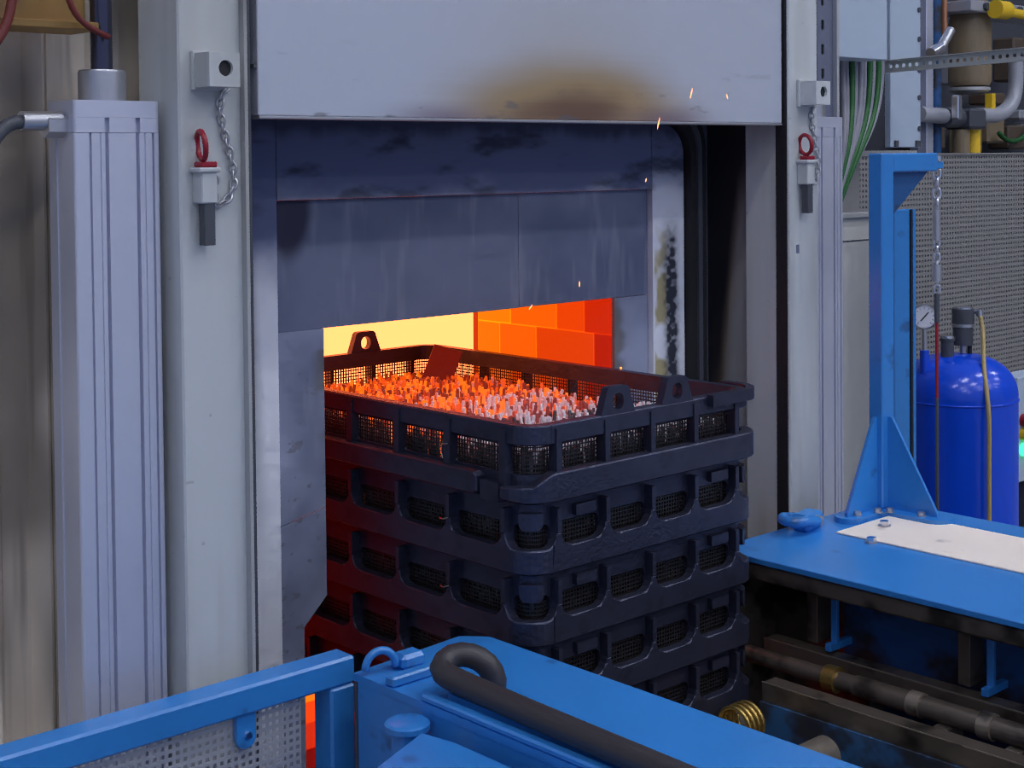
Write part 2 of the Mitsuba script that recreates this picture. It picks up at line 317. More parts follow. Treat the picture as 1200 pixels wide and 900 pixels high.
# fibre frame round the refractory boards, in pieces, and the black gasket
def piece(x0, x1, z0, z1): return sbox(x0, z0, x1, z1)
fo = rrect(1.36, -1.4, 2.614, 0.074, 0.070, 8); PX0, PX1, PZ = 1.492, 2.503, -0.0745
part(fur, 'frame_board', xz(fo.intersection(sbox(1.4885, PZ + 0.0012, 2.5035, 1)), 2.255, 2.30), FRAME, label='sooty fibre board over the mouth with painted shade')
part(fur, 'frame_board', xz(fo.intersection(sbox(1.30, -1.5, 1.4870, 1)), 2.255, 2.30), FRAME, label='white fibre strip left of the mouth')
part(fur, 'frame_board', xz(fo.intersection(sbox(2.505, -1.5, 2.8, 1)), 2.255, 2.30), FRAME, label='sooty streaked fibre strip right of the mouth')
go = rrect(1.31, -1.5, 2.672, 0.130, 0.115, 10); gi = rrect(1.30, -1.6, 2.618, 0.078, 0.073, 8)
part(fur, 'gasket', xz(go.difference(gi), 2.236, 2.30), BLACK, smooth=40)
g2 = rrect(1.31, -1.5, 2.652, 0.112, 0.100, 10); g3 = rrect(1.30, -1.6, 2.638, 0.098, 0.087, 8)
part(fur, 'gasket', xz(g2.difference(g3), 2.230, 2.237), DARKG, smooth=40)
part(fur, 'back_plate', xz(sbox(1.29, -1.5, 2.74, 0.9).difference(sbox(1.45, -1.5, 2.56, 0.0)), 2.285, 2.31), SLOT)
# refractory boards with their joints
J = 0.0006; YB = 2.279
low = Polygon([(PX0, -1.5), (1.546, -1.5), (1.546, -0.873), (OX0, -0.823), (OX0, -0.655 - J), (PX0, -0.655 - 0.022 - J)])
part(fur, 'jamb_board', xz(low, YF, YB), PANEL)
part(fur, 'jamb_board', xz(Polygon([(PX0, -0.655 - 0.022 + J), (OX0, -0.655 + J), (OX0, OZ - J), (PX0, OZ - J)]), YF, YB), PANEL)
part(fur, 'jamb_board', xz(sbox(OX1, -1.5, PX1, OZ - J), YF, YB), PANEL)
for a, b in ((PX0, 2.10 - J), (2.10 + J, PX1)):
    part(fur, 'lintel_board', xz(sbox(a, OZ + J if a > 2 else OZ, b, PZ), YF, YB), SHADED, label='grey lintel board with shade painted into its colour')
part(fur, 'glowing_joint', xz(Polygon([(PX0 + 0.03, -0.680), (OX0 - .001, -0.6665), (OX0 - .001, -0.641), (PX0 + 0.03, -0.665)]), 2.2712, 2.276), HOT, emit=(0.20, 0.02, 0.006), label='thin glowing red joint')
# hot tunnel: bricks of both cheeks, roof and hearth
BR = {}
def brick(y0, y1, z0, z1, x, side):
    m = bx(x, x + 0.10 * side, y0, y1, z0, z1, 0.0025); part(fur, 'brick', m, HOT, emit=hot_color((y0 + y1) / 2, (z0 + z1) / 2, rng.uniform(-.02, .02), KS if side < 0 else (1, 1, 1)))
    part(fur, 'joint_mortar', bx(x + 0.0025 * side, x + 0.004 * side, y0 - .0021, y1 + .0021, z0 - .0021, z1 + .0021), HOT, emit=hot_color((y0 + y1) / 2, (z0 + z1) / 2, 0, (1.4, 1.9, 1.9) if side > 0 else KS))
courses = [(-0.402 + 0.1140 * k, -0.402 + 0.1140 * (k + 1)) for k in range(-7, 1)]
for side, X in ((1, OX1 + 0.001), (-1, OX0 - 0.001)):
    for ci, (z0, z1) in enumerate(courses):
        z1 = min(z1, OZ + 0.0); cuts = [2.281] + ([2.369, 2.460, 2.62] if ci % 2 else [2.338, 2.53, 2.66]) + [2.740]
        if side < 0: cuts = [2.281, 2.45, 2.60, 2.740]
        for a, b in zip(cuts[:-1], cuts[1:]):
            if side > 0 and z1 < -0.75: continue
            brick(a + 0.0020, b - 0.0020, z0 + 0.0020, z1 - 0.0020, X if side > 0 or not -1.0 < z0 < -0.83 else 1.536, side)
for q, (za, zb, e) in enumerate(((-1.02, -0.985, (1.6, .20, .002)), (-1.06, -1.0205, (1.1, .055, .002)), (-1.11, -1.0605, (.62, .02, .002)))):
    part(fur, 'hot_sill_piece', bx(1.549, 1.590, 2.2794, 2.2806, za, zb), HOT, emit=e)
part(fur, 'added_baffle', bx(OX0 + 0.0005, OX0 + 0.058, 2.69, 2.740, -1.195, OZ - .001, .002), HOT, emit=(0.8, 0.02, 0.001))  # unseen baffle added to keep chamber light out of the left gap
part(fur, 'roof_slab', bx(OX0 - 0.1, OX1 + 0.1, 2.302, 2.742, OZ + .0005, OZ + 0.1), HOT, emit=(1.1, 0.07, 0.002))
part(fur, 'hearth', bx(OX0 - 0.1, OX1 + 0.1, 2.302, 2.742, -1.30, -1.20), HOT, emit=(0.4, 0.012, 0.001))
part(fur, 'chamber_wall', cat(bx(0.9, 3.1, 4.4, 4.5, -1.4, 0.5), bx(0.8, 0.9, 2.76, 4.5, -1.4, 0.5), bx(3.1, 3.2, 2.76, 4.5, -1.4, 0.5), bx(0.8, 3.2, 2.76, 4.5, 0.4, 0.5), bx(0.8, 3.2, 2.76, 4.5, -1.5, -1.4)),
     HOT, emit=YELG, label='bright yellow hot chamber wall')
part(fur, 'chamber_wall', xz(sbox(0.8, -1.5, 3.2, 0.5).difference(sbox(OX0 - 0.005, -1.25, OX1 + 0.005, OZ)), 2.743, 2.76), HOT, emit=(0.5, 0.02, 0.001))

part(fur, 'outer_shell', cat(bx(0.62, 0.78, 2.62, 4.7, -H, 1.1), bx(3.22, 3.26, 2.70, 4.7, -H, 1.1), bx(0.62, 3.26, 4.52, 4.7, -H, 1.1), bx(0.62, 3.26, 2.70, 4.7, 0.52, 0.60), xz(sbox(0.62, -H, 3.26, 1.1).difference(sbox(1.49, -1.32, 2.51, -0.20)), 2.705, 2.740)), CASING)

door = thing('lifting_door', 'pale grey lifting furnace door with brown heat tint on its lower edge', 'door')
part(door, 'sheet', bx(1.305, 2.690, 2.028, 2.060, 0.073, 0.95, 0.0015), DOOR)
part(door, 'lower_edge', bx(1.306, 2.689, 2.026, 2.062, 0.0675, 0.0725, 0.001), STEEL)
part(door, 'seal', bx(1.310, 2.686, 2.064, 2.10, 0.080, 0.95), BLACK)
part(door, 'clip', bx(1.299, 1.304, 2.03, 2.05, 0.150, 0.156), DARKG)

# ------------------------------------------------------------------ post fittings
def fittings(dx, where, n2):
    k = thing('lock_bracket', f'pale block bracket with a round hole on the {where} door post', 'bracket')
    X0, X1, Y0, Z0, Z1 = 1.177 + dx, 1.231 + dx, 1.963, 0.114, 0.167
    pl = sbox(X0, Z0, X1, Z1).difference(Point((X0 + X1) / 2 + .002, (Z0 + Z1) / 2 + .002).buffer(0.0125, quad_segs=8))
    part(k, 'block', xz(pl, Y0, YP - 0.008), POST)
    part(k, 'back', bx(X0 - 0.004, X1 + 0.002, YP - 0.008, YP - 0.0002, Z0 - 0.004, Z1 + 0.004, 0.001), POST)
    part(k, 'shade_plug', cyl(((X0 + X1) / 2 + .002, Y0 + 0.006, (Z0 + Z1) / 2 + .002), ((X0 + X1) / 2 + .002, YP - 0.009, (Z0 + Z1) / 2 + .002), 0.01249), BLACK)  # black plug added for the shade inside the hole
    p = thing('locking_pin', f'locking pin with a red ring handle in a holder on the {where} door post', 'pin')
    hx = 1.176 + dx
    part(p, 'holder', cat(bx(hx - 0.002, hx + 0.026, 1.985, YP - .0002, -0.066, -0.012, 0.002), bx(hx - 0.008, hx + 0.030, 1.980, YP - .0002, -0.018, -0.010, 0.002)), POST)
    part(p, 'collar', bx(hx - 0.004, hx + 0.026, 1.984, 2.006, -0.010, -0.001, 0.002), RED, label='red pin collar')
    rg = ring((hx + 0.004, 1.995, 0.024), 0.022, 0.0045, (1, -0.25, 0.10)); part(p, 'ring_handle', rg, RED, smooth=True, label='red pull ring')
    part(p, 'shank', bx(hx + 0.004, hx + 0.023, 1.988, 2.006, -0.131, -0.0655, 0.001), DARKG, label='dark square shank')
    cp = spline([(1.238 + dx, 2.008, 0.118), (1.236 + dx, 2.007, 0.02), (1.226 + dx, 2.006, -0.065), (1.214 + dx, 2.006, -0.070), (1.206 + dx, 2.0, -0.035), (1.200 + dx, 1.998, -0.012)], 40)
    solo('safety_chain', chain(cp, 0.018, 0.0021), STEEL, f'thin steel chain hanging from the bracket on the {where} door post', 'chain', smooth=True)
fittings(0.0, 'near left', 0)
fittings(1.552, 'far right', 1)
solo('small_tag', bx(2.722, 2.732, YP - 0.0015, YP - 0.0002, -0.222, -0.203), SLOT, 'tiny blue grey tag stuck on the far right door post', 'tag')

# ------------------------------------------------------------------ door cylinders
def door_cylinder(x0, x1, y0, y1, z1, z0, label, fitting):
    k = thing('door_cylinder', label, 'cylinder')
    w = x1 - x0; pr = rrect(x0, y0, x1, y1, 0.004)
    for f_, gw, gd in ((.185, .004, .006), (.375, .006, .010), (.735, .006, .010), (.92, .004, .006)):
        pr = pr.difference(sbox(x0 + f_ * w - gw / 2, y0 - 1, x0 + f_ * w + gw / 2, y0 + gd))
    for f_ in (.30, .82): pr = pr.difference(sbox(x0 + f_ * w - .0012, y0 - 1, x0 + f_ * w + .0012, y0 + .002))
    for yy in (.45,): pr = pr.difference(sbox(x0 - 1, y0 + yy * (y1 - y0) - .004, x0 + .002, y0 + yy * (y1 - y0) + .02))
    part(k, 'barrel', xy(pr, z0, z1 - 0.049), ALU, label='grooved aluminium barrel')
    cp = rrect(x0, y0 - .001, x1, y1 + .001, 0.006)
    part(k, 'end_cap', cat(xy(cp.difference(unary_union([sbox(x0 + f_ * w - .004, y0 - 1, x0 + f_ * w + .004, y0 + .008) for f_ in (.375, .735)])), z1 - 0.0485, z1 - 0.026), xy(cp, z1 - 0.0258, z1)), ALU)
    cx, cy = (x0 + x1) / 2 - .002, (y0 + y1) / 2
    part(k, 'gland', lathe([(0, 0), (.036, 0), (.036, .044), (.034, .048), (0, .048)], (cx, cy, z1)), STEEL, smooth=40)
    part(k, 'rod', cyl((cx, cy, z1 + .048), (cx, cy, 0.95), 0.0165, 24), RODM, smooth=40, label='dark polished piston rod')
    if fitting:
        part(k, 'port_fitting', cat(cyl((x0 - .004, 2.085, 0.062), (x0 - .066, 2.085, 0.062), 0.0145), cyl((x0 + .001, 2.085, 0.055), (x0 - .03, 2.085, 0.055), .019, 6)), STEEL, smooth=40)
        part(k, 'air_hose', tube(spline([(x0 - .062, 2.085, 0.060), (x0 - .085, 2.083, 0.056), (x0 - .112, 2.08, 0.030), (x0 - .130, 2.08, -0.02), (x0 - 0.15, 2.08, -.2)], 24), .0105), DARKG, smooth=True, label='dark rubber air hose')
door_cylinder(0.997, 1.139, 2.050, 2.138, 0.093, -H, 'large grooved aluminium cylinder with a hose fitting, left of the furnace mouth', True)
door_cylinder(2.902, 3.044, 2.110, 2.198, 0.093, -H, 'slim looking aluminium cylinder behind the far right door post', False)
b = thing('overhead_beam', 'ochre brown beam crossing behind the piston rod at the top', 'beam')
part(b, 'web', bx(0.2, 1.046, 2.105, 2.145, 0.212, 0.40, .002), OCHRE); part(b, 'flange', bx(0.2, 1.046, 2.06, 2.15, 0.198, 0.211, .002), OCHRE)
solo('red_cable', tube(spline([(0.905, 2.045, 0.34), (0.902, 2.04, 0.24), (0.885, 2.04, 0.185), (0.84, 2.04, 0.14), (0.79, 2.04, 0.11)], 24), .0075, 8), REDW, 'dark red cable drooping past the ochre beam at the top left', 'cable', smooth=True)
solo('black_cable', tube(spline([(0.985, 2.045, 0.34), (0.985, 2.045, 0.27), (1.005, 2.045, 0.215), (1.035, 2.05, 0.197), (1.06, 2.06, .19)], 20), .005, 8), REDW, 'thin dark cable bending in front of the ochre beam near the piston rod', 'cable', smooth=True)

# ================================================================== baskets
BX0, BY0, BW, BL, BR_ = 1.672, 1.785, 0.62, 1.02, 0.055
P1, P2, P3, P4 = BW - 2 * BR_, BL - 2 * BR_, BW - 2 * BR_, BL - 2 * BR_
QA = BR_ * math.pi / 2; SEGS = [('l', P1), ('a', QA), ('l', P2), ('a', QA), ('l', P3), ('a', QA), ('l', P4), ('a', QA)]
S0 = np.r_[0, np.cumsum([q[1] for q in SEGS])]; SP = S0[-1]
def path_at(s):
    """Outline of the basket from its front left corner's end: point and outward normal at the lengths s."""
    s = np.asarray(s, float) % SP; P = np.zeros((len(s), 2)); N = np.zeros((len(s), 2))
    st = [((BR_, 0), (1, 0)), ((BW - BR_, BR_), -90), ((BW, BR_), (0, 1)), ((BW - BR_, BL - BR_), 0), ((BW - BR_, BL), (-1, 0)), ((BR_, BL - BR_), 90), ((0, BL - BR_), (0, -1)), ((BR_, BR_), 180)]
    for i, (k, _) in enumerate(SEGS):
        q = (s >= S0[i] - 1e-12) & (s < S0[i + 1]) if i < 7 else (s >= S0[i] - 1e-12)
        t = s[q] - S0[i]; a, d = st[i]
        if k == 'l': P[q] = np.array(a) + t[:, None] * np.array(d); N[q] = (d[1], -d[0])
        else:
            an = np.radians(d) + t / BR_; N[q] = np.stack([np.cos(an), np.sin(an)], 1); P[q] = np.array(a) + BR_ * N[q]
    return P, N
def bend(m):
    v = np.array(m.vertices); P, N = path_at(v[:, 0]); q = P - N * v[:, 2:3]
    m.vertices = np.c_[q, v[:, 1]]; m.invert(); return m
CUTS = sorted(set(np.round(np.r_[[S0[i] + t * (S0[i + 1] - S0[i]) for i in (1, 3, 5, 7) for t in np.linspace(0, 1, 9)]], 6)))
def wrap(poly, d0, d1, ch=0.0):
    """(s, z) polygon round the basket, between depths d0 and d1 behind the outer face, its front edges chamfered by ch. s may run from -1 to 1 perimeters."""
    out = []; x0, _, x1, _ = poly.bounds
    cuts = [x0 - 1e-6] + sorted(c + k * SP for k in (-1, 0, 1) for c in CUTS if x0 < c + k * SP < x1) + [x1 + 1e-6]
    core = poly.buffer(-ch, join_style=2) if ch else None
    def bits(g): return [q for q in getattr(g, 'geoms', [g]) if q.geom_type == 'Polygon' and q.area > 1e-9]
    for a, b in zip(cuts[:-1], cuts[1:]):
        if b - a < 1e-6: continue
        strip = sbox(a, -1, b, 1); ms = []
        for gg in bits(poly.intersection(strip)):
            m = trimesh.creation.extrude_polygon(gg, d1 - d0 - ch, engine='earcut'); m.apply_translation((0, 0, d0 + ch)); ms.append(m)
        if ch:
            for gg in bits(core.intersection(strip)) + bits(poly.difference(core).intersection(strip)):
                v, f = trimesh.creation.triangulate_polygon(gg, engine='earcut')
                d = np.array([poly.boundary.distance(Point(q)) for q in v])
                ms.append(trimesh.Trimesh(np.c_[v, d0 + ch * (1 - np.clip(d / ch, 0, 1))], np.asarray(f)[:, ::-1], process=False))
        for m in ms:
            v = np.array(m.vertices); v[:, 0] = np.clip(v[:, 0], a + 1e-9, b - 1e-9); m.vertices = v; out.append(bend(m))
    return cat(*out)
FR = [0.07 + 0.12 * k for k in range(5)]; LR = [0.07 + 0.1467 * k for k in range(7)]
RIBS = [x - BR_ for x in FR] + [S0[2] + y - BR_ for y in LR] + [S0[4] + x - BR_ for x in FR] + [S0[6] + (BL - BR_ - y) for y in LR[::-1]]
RIBS = sorted(r % SP for r in RIBS)
BAYS = [(RIBS[i], RIBS[(i + 1) % len(RIBS)] + (SP if i == len(RIBS) - 1 else 0)) for i in range(len(RIBS))]
def lattice(h_band, h_rib, rw, fil):
    g = unary_union([sbox(-0.3, 0, SP + 0.3, h_band)] + [sbox(r + k * SP - rw / 2, 0, r + k * SP + rw / 2, h_rib) for r in RIBS for k in (-1, 0, 1)])
    g = g.buffer(fil, quad_segs=4).buffer(-fil, quad_segs=4) if fil else g
    return g.intersection(sbox(0, 0, SP, h_rib)).simplify(0.0004)
def windows(z0, z1, m, r): return unary_union([rrect(a + m, z0, b - m, z1, r, 3) for a, b in BAYS] + [rrect(a + m - SP, z0, b - m - SP, z1, r, 3) for a, b in BAYS[-1:]])
def mesh_sleeve(z0, z1, cell, hole, depth):
    nu = int(SP / cell); m = perforated(nu, int((z1 - z0) / cell), cell, hole, 0.0012)
    v = np.array(m.vertices); v[:, 0] *= SP / (nu * cell) * 0.99999; v[:, 1] += z0; v[:, 2] += depth; m.vertices = v
    return bend(m)
def to(x=0, y=0, z=0): return mi.ScalarTransform4f().translate([x, y, z + H])
def base_ply(mesh, m, smooth=False): return mikit.ply(mesh, m, smooth=smooth)
SLEEVE = base_ply(mesh_sleeve(0.026, 0.096, 0.0072, 0.0048, 0.0262), WIREM); SLEEVE_T = base_ply(mesh_sleeve(0.040, 0.105, 0.0072, 0.0050, 0.0216), WIREM)
BASE = base_ply(bx(0.04, BW - 0.04, 0.04, BL - 0.04, 0.002, 0.008), CAST)
# lower baskets
lat = lattice(0.042, 0.110, 0.010, 0.026)
LB_BAND = base_ply(wrap(lat.intersection(sbox(-1, -1, 9, 0.068)), 0.0, 0.019, 0.0025), CAST)
LB_RIBS = [base_ply(wrap(lat.intersection(sbox(r - 0.02, 0.068, r + 0.02, 0.2)), 0.0, 0.019), CAST) for r in RIBS]
LB_WALL = base_ply(wrap(sbox(0, 0.0, SP, 0.117).difference(windows(0.032, 0.082, 0.006, 0.014)), 0.019, 0.0255), CAST)
def lug(s0, s1, z0, z1, rnd): return wrap(unary_union([sbox(s0, (z0 + z1) / 2, s1, z1), rrect(s0, z0, s1, z1, rnd, 4)]), 0.008, 0.0188)
LUGS = [base_ply(lug(x0 - BR_, x1 - BR_, 0.088, 0.107, 0.003), CAST) for x0, x1 in ((0.118, 0.168), (0.482, 0.532))]
LUGS += [base_ply(lug(SP - QA / 2 - 0.026, SP - QA / 2 + 0.026, 0.074, 0.104, 0.014), CAST)]
LUGS += [base_ply(lug(S0[2] - QA / 2 - 0.03, S0[2] - QA / 2 + 0.03, 0.07, 0.104, 0.014), CAST)]
order = ['second', 'third', 'fourth', 'lowest']
LOWZ = [-0.7095, -0.8320, -0.9530, -1.0720]
def shape(key, ply_, T): scene[key] = {**ply_, 'to_world': T}
# top basket
tb = thing('steel_basket', 'top steel basket of the stack, full of hot pins, with ring lugs on its rim', 'basket')
TZ = -0.585; TT = to(BX0, BY0, TZ)
shape(numbered(tb + '__wire_mesh'), SLEEVE_T, TT); shape(tb + '__base_plate', BASE, TT)
inner = sbox(0, 0.0, SP, 0.124).difference(windows(0.044, 0.098, 0.005, 0.006))
shape(numbered(tb + '__wall'), base_ply(wrap(inner, 0.014, 0.021), CAST), TT)
rim = sbox(0, 0.096, SP, 0.130)
shape(numbered(tb + '__rim'), base_ply(wrap(rim, 0.003, 0.026, 0.0025), CAST), TT)
lip = wrap(sbox(S0[1] - 0.10, 0.112, S0[2] + 0.04, 0.134), -0.012, 0.004)
shape(numbered(tb + '__corner_hook'), base_ply(lip, CAST), TT)
for r in RIBS:
    w = 0.012 if r < S0[6] else 0.016
    shape(numbered(tb + '__rib'), base_ply(wrap(sbox(r - w / 2, 0.02, r + w / 2, 0.122), 0.0, 0.0139), CAST), TT)
sL = lambda y: S0[6] + BL - BR_ - y
bandF = Polygon([(-QA - .012, 0.004), (-QA - .012, 0.024), (-QA * .45, 0.028), (-.012, .046), (.0, .049), (S0[2] - .01, 0.049), (S0[2], .043), (S0[2], 0.006), (S0[2] - .02, 0.0), (-QA * .6, 0.0)])
shape(numbered(tb + '__lower_band'), base_ply(wrap(bandF, -0.010, 0.0138, 0.0025), CAST), TT)
bandL = Polygon([(S0[6] - .02, 0.0), (S0[6] - .02, .040), (sL(.135), .040), (sL(.128), .032), (sL(.128), .006), (sL(.140), 0.0)])
shape(numbered(tb + '__lower_band'), base_ply(wrap(bandL, -0.008, 0.0138, 0.0025), CAST), TT)
bandB = sbox(S0[2] + .02, 0.0, S0[6] - .04, .045)
shape(numbered(tb + '__lower_band'), base_ply(wrap(bandB, -0.004, 0.0138), CAST), TT)
shape(numbered(tb + '__stacking_lug'), base_ply(wrap(sbox(sL(.122), -0.006, sL(.075), .028), -0.005, 0.0138), CAST), TT)
def eye(x, y, ax):                                      # ring lug standing on the rim
    g = unary_union([Polygon([(-.045, 0), (.045, 0), (.030, .040), (-.030, .040)]), rrect(-.030, 0.0, .030, .052, .012)]).difference(rrect(-.014, .010, .014, .040, .013))
    m = extr(g, .016, ((x, y, 0.126), (1, 0, 0), (0, 0, 1), (0, 1, 0))) if ax == 'x' else extr(g, .016, ((x, y, 0.126), (0, 1, 0), (0, 0, 1), (1, 0, 0)))
    shape(numbered(tb + '__lifting_eye'), base_ply(m, CAST), TT)
for x in (0.222, 0.381): eye(x, 0.004, 'x')
for x in (0.222, 0.410): eye(x, BL - 0.02, 'x')
plate = bx(-.036, .036, -.002, .002, -.05, .05, .001)
plate.apply_transform(trimesh.transformations.euler_matrix(math.radians(-28), math.radians(14), math.radians(-58)))
plate.apply_translation((2.205, 2.655, -0.492))
solo('loose_plate', plate, CAST, 'small dark red plate leaning in the far corner of the top basket', 'plate', emit=(0.085, 0.002, 0.001))
for i, z in enumerate(LOWZ):
    k = thing('steel_basket', f'{order[i]} steel basket ' + ('from the top of the stack' if i < 3 else 'of the stack, resting on the rollers'), 'basket'); T_ = to(BX0, BY0, z)
    shape(k + '__wire_mesh', SLEEVE, T_); shape(k + '__base_plate', BASE, T_); shape(k + '__wall', LB_WALL, T_); shape(k + '__lower_band', LB_BAND, T_)
    for q in LB_RIBS: shape(numbered(k + '__rib'), q, T_)
    for q in LUGS: shape(numbered(k + '__stacking_lug'), q, T_)
for i, z in enumerate((TZ, LOWZ[0], LOWZ[1], LOWZ[2])):
    k = ('steel_basket', 'steel_basket_001', 'steel_basket_002', 'steel_basket_003')[i]; yc, zc = BY0 + LR[1] + .004, z + .072 - .006 * (i > 0)
    scene[numbered(k + '__wire_clip')] = mikit.ply(up(tube(np.array([(BX0 - .004, yc - .012, zc + .006), (BX0 - .008, yc, zc + .004), (BX0 - .005, yc + .004, zc - .010), (BX0 - .003, yc + .003, zc - .022)]) if i == 0 else np.array([(BX0 - .004, yc - .012, zc + .004), (BX0 - .008, yc, zc), (BX0 - .004, yc + .012, zc)]), .0015, 6)), CHROME)
    labels[k + '__wire_clip'] = {'label': 'bright bent wire clip'}
# load: upright pins; those still deep in the furnace glow
def pin_mesh(n=7): return lathe([(0, 0), (.0036, 0), (.0036, .055), (.0028, .058), (0, .058)], (0, 0, 0), n=n)
PINP = base_ply(pin_mesh(8), PINM, 50); PINQ = base_ply(pin_mesh(8), PIND, 50)
pm = pin_mesh(6); pins = []; PP = 0.0116
for i in range(int(0.55 / PP)):
    for j in range(int(0.95 / PP)):
        x = 0.038 + (i + 0.5 + rng.uniform(-.25, .25)) * PP; y = 0.038 + (j + 0.5 + rng.uniform(-.25, .25)) * PP
        dome = 0.014 * math.sin(math.pi * x / BW) * math.sin(math.pi * y / BL)
        z = -0.578 + dome + rng.uniform(-.011, .012) + 0.016 * (meshkit.noise(np.array([x * 9, y * 9, 0.0])) - .5)
        heat = min(max((y + BY0 - 2.05 - 0.16 * (x - .3)) / 0.40, 0), 1)
        tier = 0
        if rng.random() < 0.95 * heat: tier = rng.choice((1, 1, 2, 2, 3, 4, 4))
        elif rng.random() < 0.30: tier = 4 if heat > 0.1 else 5
        if x < 0.075 or y < 0.07: tier = 5
        pins.append((x + BX0, y + BY0, z, rng.uniform(-11, 11), rng.uniform(-11, 11), tier))
def seen(p):
    x, y, z = p[0], p[1], p[2] + .058
    t1 = BY0 / y; zf = z * t1; xf = x * t1; t2 = BX0 / x; zl = z * t2; yl = y * t2     # where the line of sight crosses the near rims
    over = not (BX0 < xf < BX0 + BW and zf < -.452) and not (BY0 < yl and zl < -.452)
    return over and not (y > 2.27 and x / y < 1.598 / 2.27 + .004)
vis = sorted((p for p in pins if seen(p)), key=lambda p: p[0] ** 2 + p[1] ** 2)[:300]
vset = set(vis)
GLOW = {1: (1.05, 0.150, 0.004), 2: (0.72, 0.060, 0.003), 3: (0.38, 0.020, 0.002), 4: (0.14, 0.006, 0.001)}
def pinT(p): return mi.ScalarTransform4f().translate([p[0], p[1], p[2] + H]).rotate([1, 0, 0], p[3]).rotate([0, 1, 0], p[4])
for p in vis:
    k = thing('steel_pin', 'small upright metal pin at the near side of the load in the top basket', 'pin', 'pins in the top basket')
    scene[k] = {**(PINP if p[5] == 0 else PINQ), 'to_world': pinT(p)}
    if p[5] in GLOW: scene[k]['emitter'] = {'type': 'area', 'radiance': rgb(GLOW[p[5]]), 'sampling_weight': 0.01}
def heap(ps):
    V, Fc, o = [], [], 0
    for p in ps:
        T = np.array(pinT(p).matrix, float); V.append(pm.vertices @ T[:3, :3].T + T[:3, 3]); Fc.append(pm.faces + o); o += len(pm.vertices)
    return trimesh.Trimesh(np.vstack(V), np.vstack(Fc), process=False)
pk = thing('pin_load', 'dense bed of small upright metal pins glowing orange deep in the top basket', 'metal pins', kind='stuff')
for t_ in range(6):
    ps = [p for p in pins if p not in vset and p[5] == t_]
    if not ps: continue
    hp = heap(ps); hp.apply_translation((0, 0, -H)); key = part(pk, 'hot_pins' if t_ in GLOW else 'dull_pins', hp, PINM if t_ == 0 else PIND, smooth=50)
    labels[key] = {'label': 'glowing pins' if t_ in GLOW else 'dull pins', 'kind': 'stuff'}
    if t_ in GLOW: scene[key]['emitter'] = {'type': 'area', 'radiance': rgb(GLOW[t_]), 'sampling_weight': 0.05}
for i, z in enumerate(LOWZ):
    ps = []
    for lay in range(2):
        for j in range(42):
            for r in range(3): ps.append((BX0 + .05 + j * .0124 + rng.uniform(-.003, .003), BY0 + .05 + r * .0125 + rng.uniform(-.003, .003), z + .01 + lay * .045 + rng.uniform(-.006, .004), rng.uniform(-12, 12), rng.uniform(-12, 12), 0))
        for j in range(72):
            for r in range(3): ps.append((BX0 + .05 + r * .0125 + rng.uniform(-.003, .003), BY0 + .08 + j * .0124 + rng.uniform(-.003, .003), z + .01 + lay * .045 + rng.uniform(-.006, .004), rng.uniform(-12, 12), rng.uniform(-12, 12), 0))
    hp = heap(ps); hp.apply_translation((0, 0, -H))
    solo('pin_load', hp, PIND, f'metal pins packed behind the wire mesh of the {order[i]} basket', 'metal pins', smooth=50, kind='stuff')

# ================================================================== transfer table: right deck
ZD = -0.812
dk = thing('blue_deck', 'blue steel deck right of the basket stack, with a dark rail under its edge', 'deck')
part(dk, 'deck_plate', bx(2.345, 2.955, 0.2, 1.945, ZD - 0.012, ZD, 0.0015), BLUE)
part(dk, 'edge_rail', bx(2.352, 2.392, 0.2, 1.935, ZD - 0.048, ZD - 0.0125, 0.004), GREASE, label='dark greasy rail under the deck edge')
part(dk, 'side_web', bx(2.480, 2.490, 0.2, 1.72, -1.08, ZD - 0.0125), BLUE2)
part(dk, 'side_web', bx(2.53, 2.54, 1.70, 1.945, -1.2, ZD - 0.0125), GREASE)
part(dk, 'outer_web', bx(2.940, 2.954, 0.2, 1.943, -H, ZD - 0.0125), BLUE2)
part(dk, 'end_web', bx(2.545, 2.938, 1.930, 1.944, -H, ZD - 0.0125), GREASE); part(dk, 'end_web', bx(2.40, 2.544, 1.930, 1.944, -1.2, ZD - 0.0125), GREASE)
for y in (1.70, 1.36):
    part(dk, 'bracket', cat(bx(2.425, 2.435, y, y + .014, -0.975, -0.862, .001), bx(2.405, 2.479, y, y + .014, -0.985, -0.970, .001)), BLUE, label='small blue angle bracket under the deck')
    part(dk, 'stiffener', bx(2.43, 2.479, y + .05, y + .075, -.985, -0.862, .001), GREASE)
wp = thing('cover_plate', 'cream white cover plate lying on the blue deck', 'plate')
part(wp, 'sheet', bx(2.620, 2.856, 0.2, 1.838, ZD + .0002, ZD + .004, 0.001), WHITE)
for (x, y, l) in ((2.735, 1.792, 'bright hex bolt in the corner of the cream cover plate'), (2.610, 1.742, 'grey hex bolt in the deck at the edge of the cream cover plate'), (2.80, 1.70, 'small worn bolt further along the cream cover plate')):
    z0 = ZD + (.004 if x > 2.62 else .0)
    if l.startswith('small'): continue
    k = thing('hex_bolt', l, 'bolt'); part(k, 'washer', cyl((x, y, z0 + .0001), (x, y, z0 + .003), .014, 20), STEEL); part(k, 'head', hexbolt((x, y, z0 + .003), (0, 0, 1), .010, .009), CHROME)
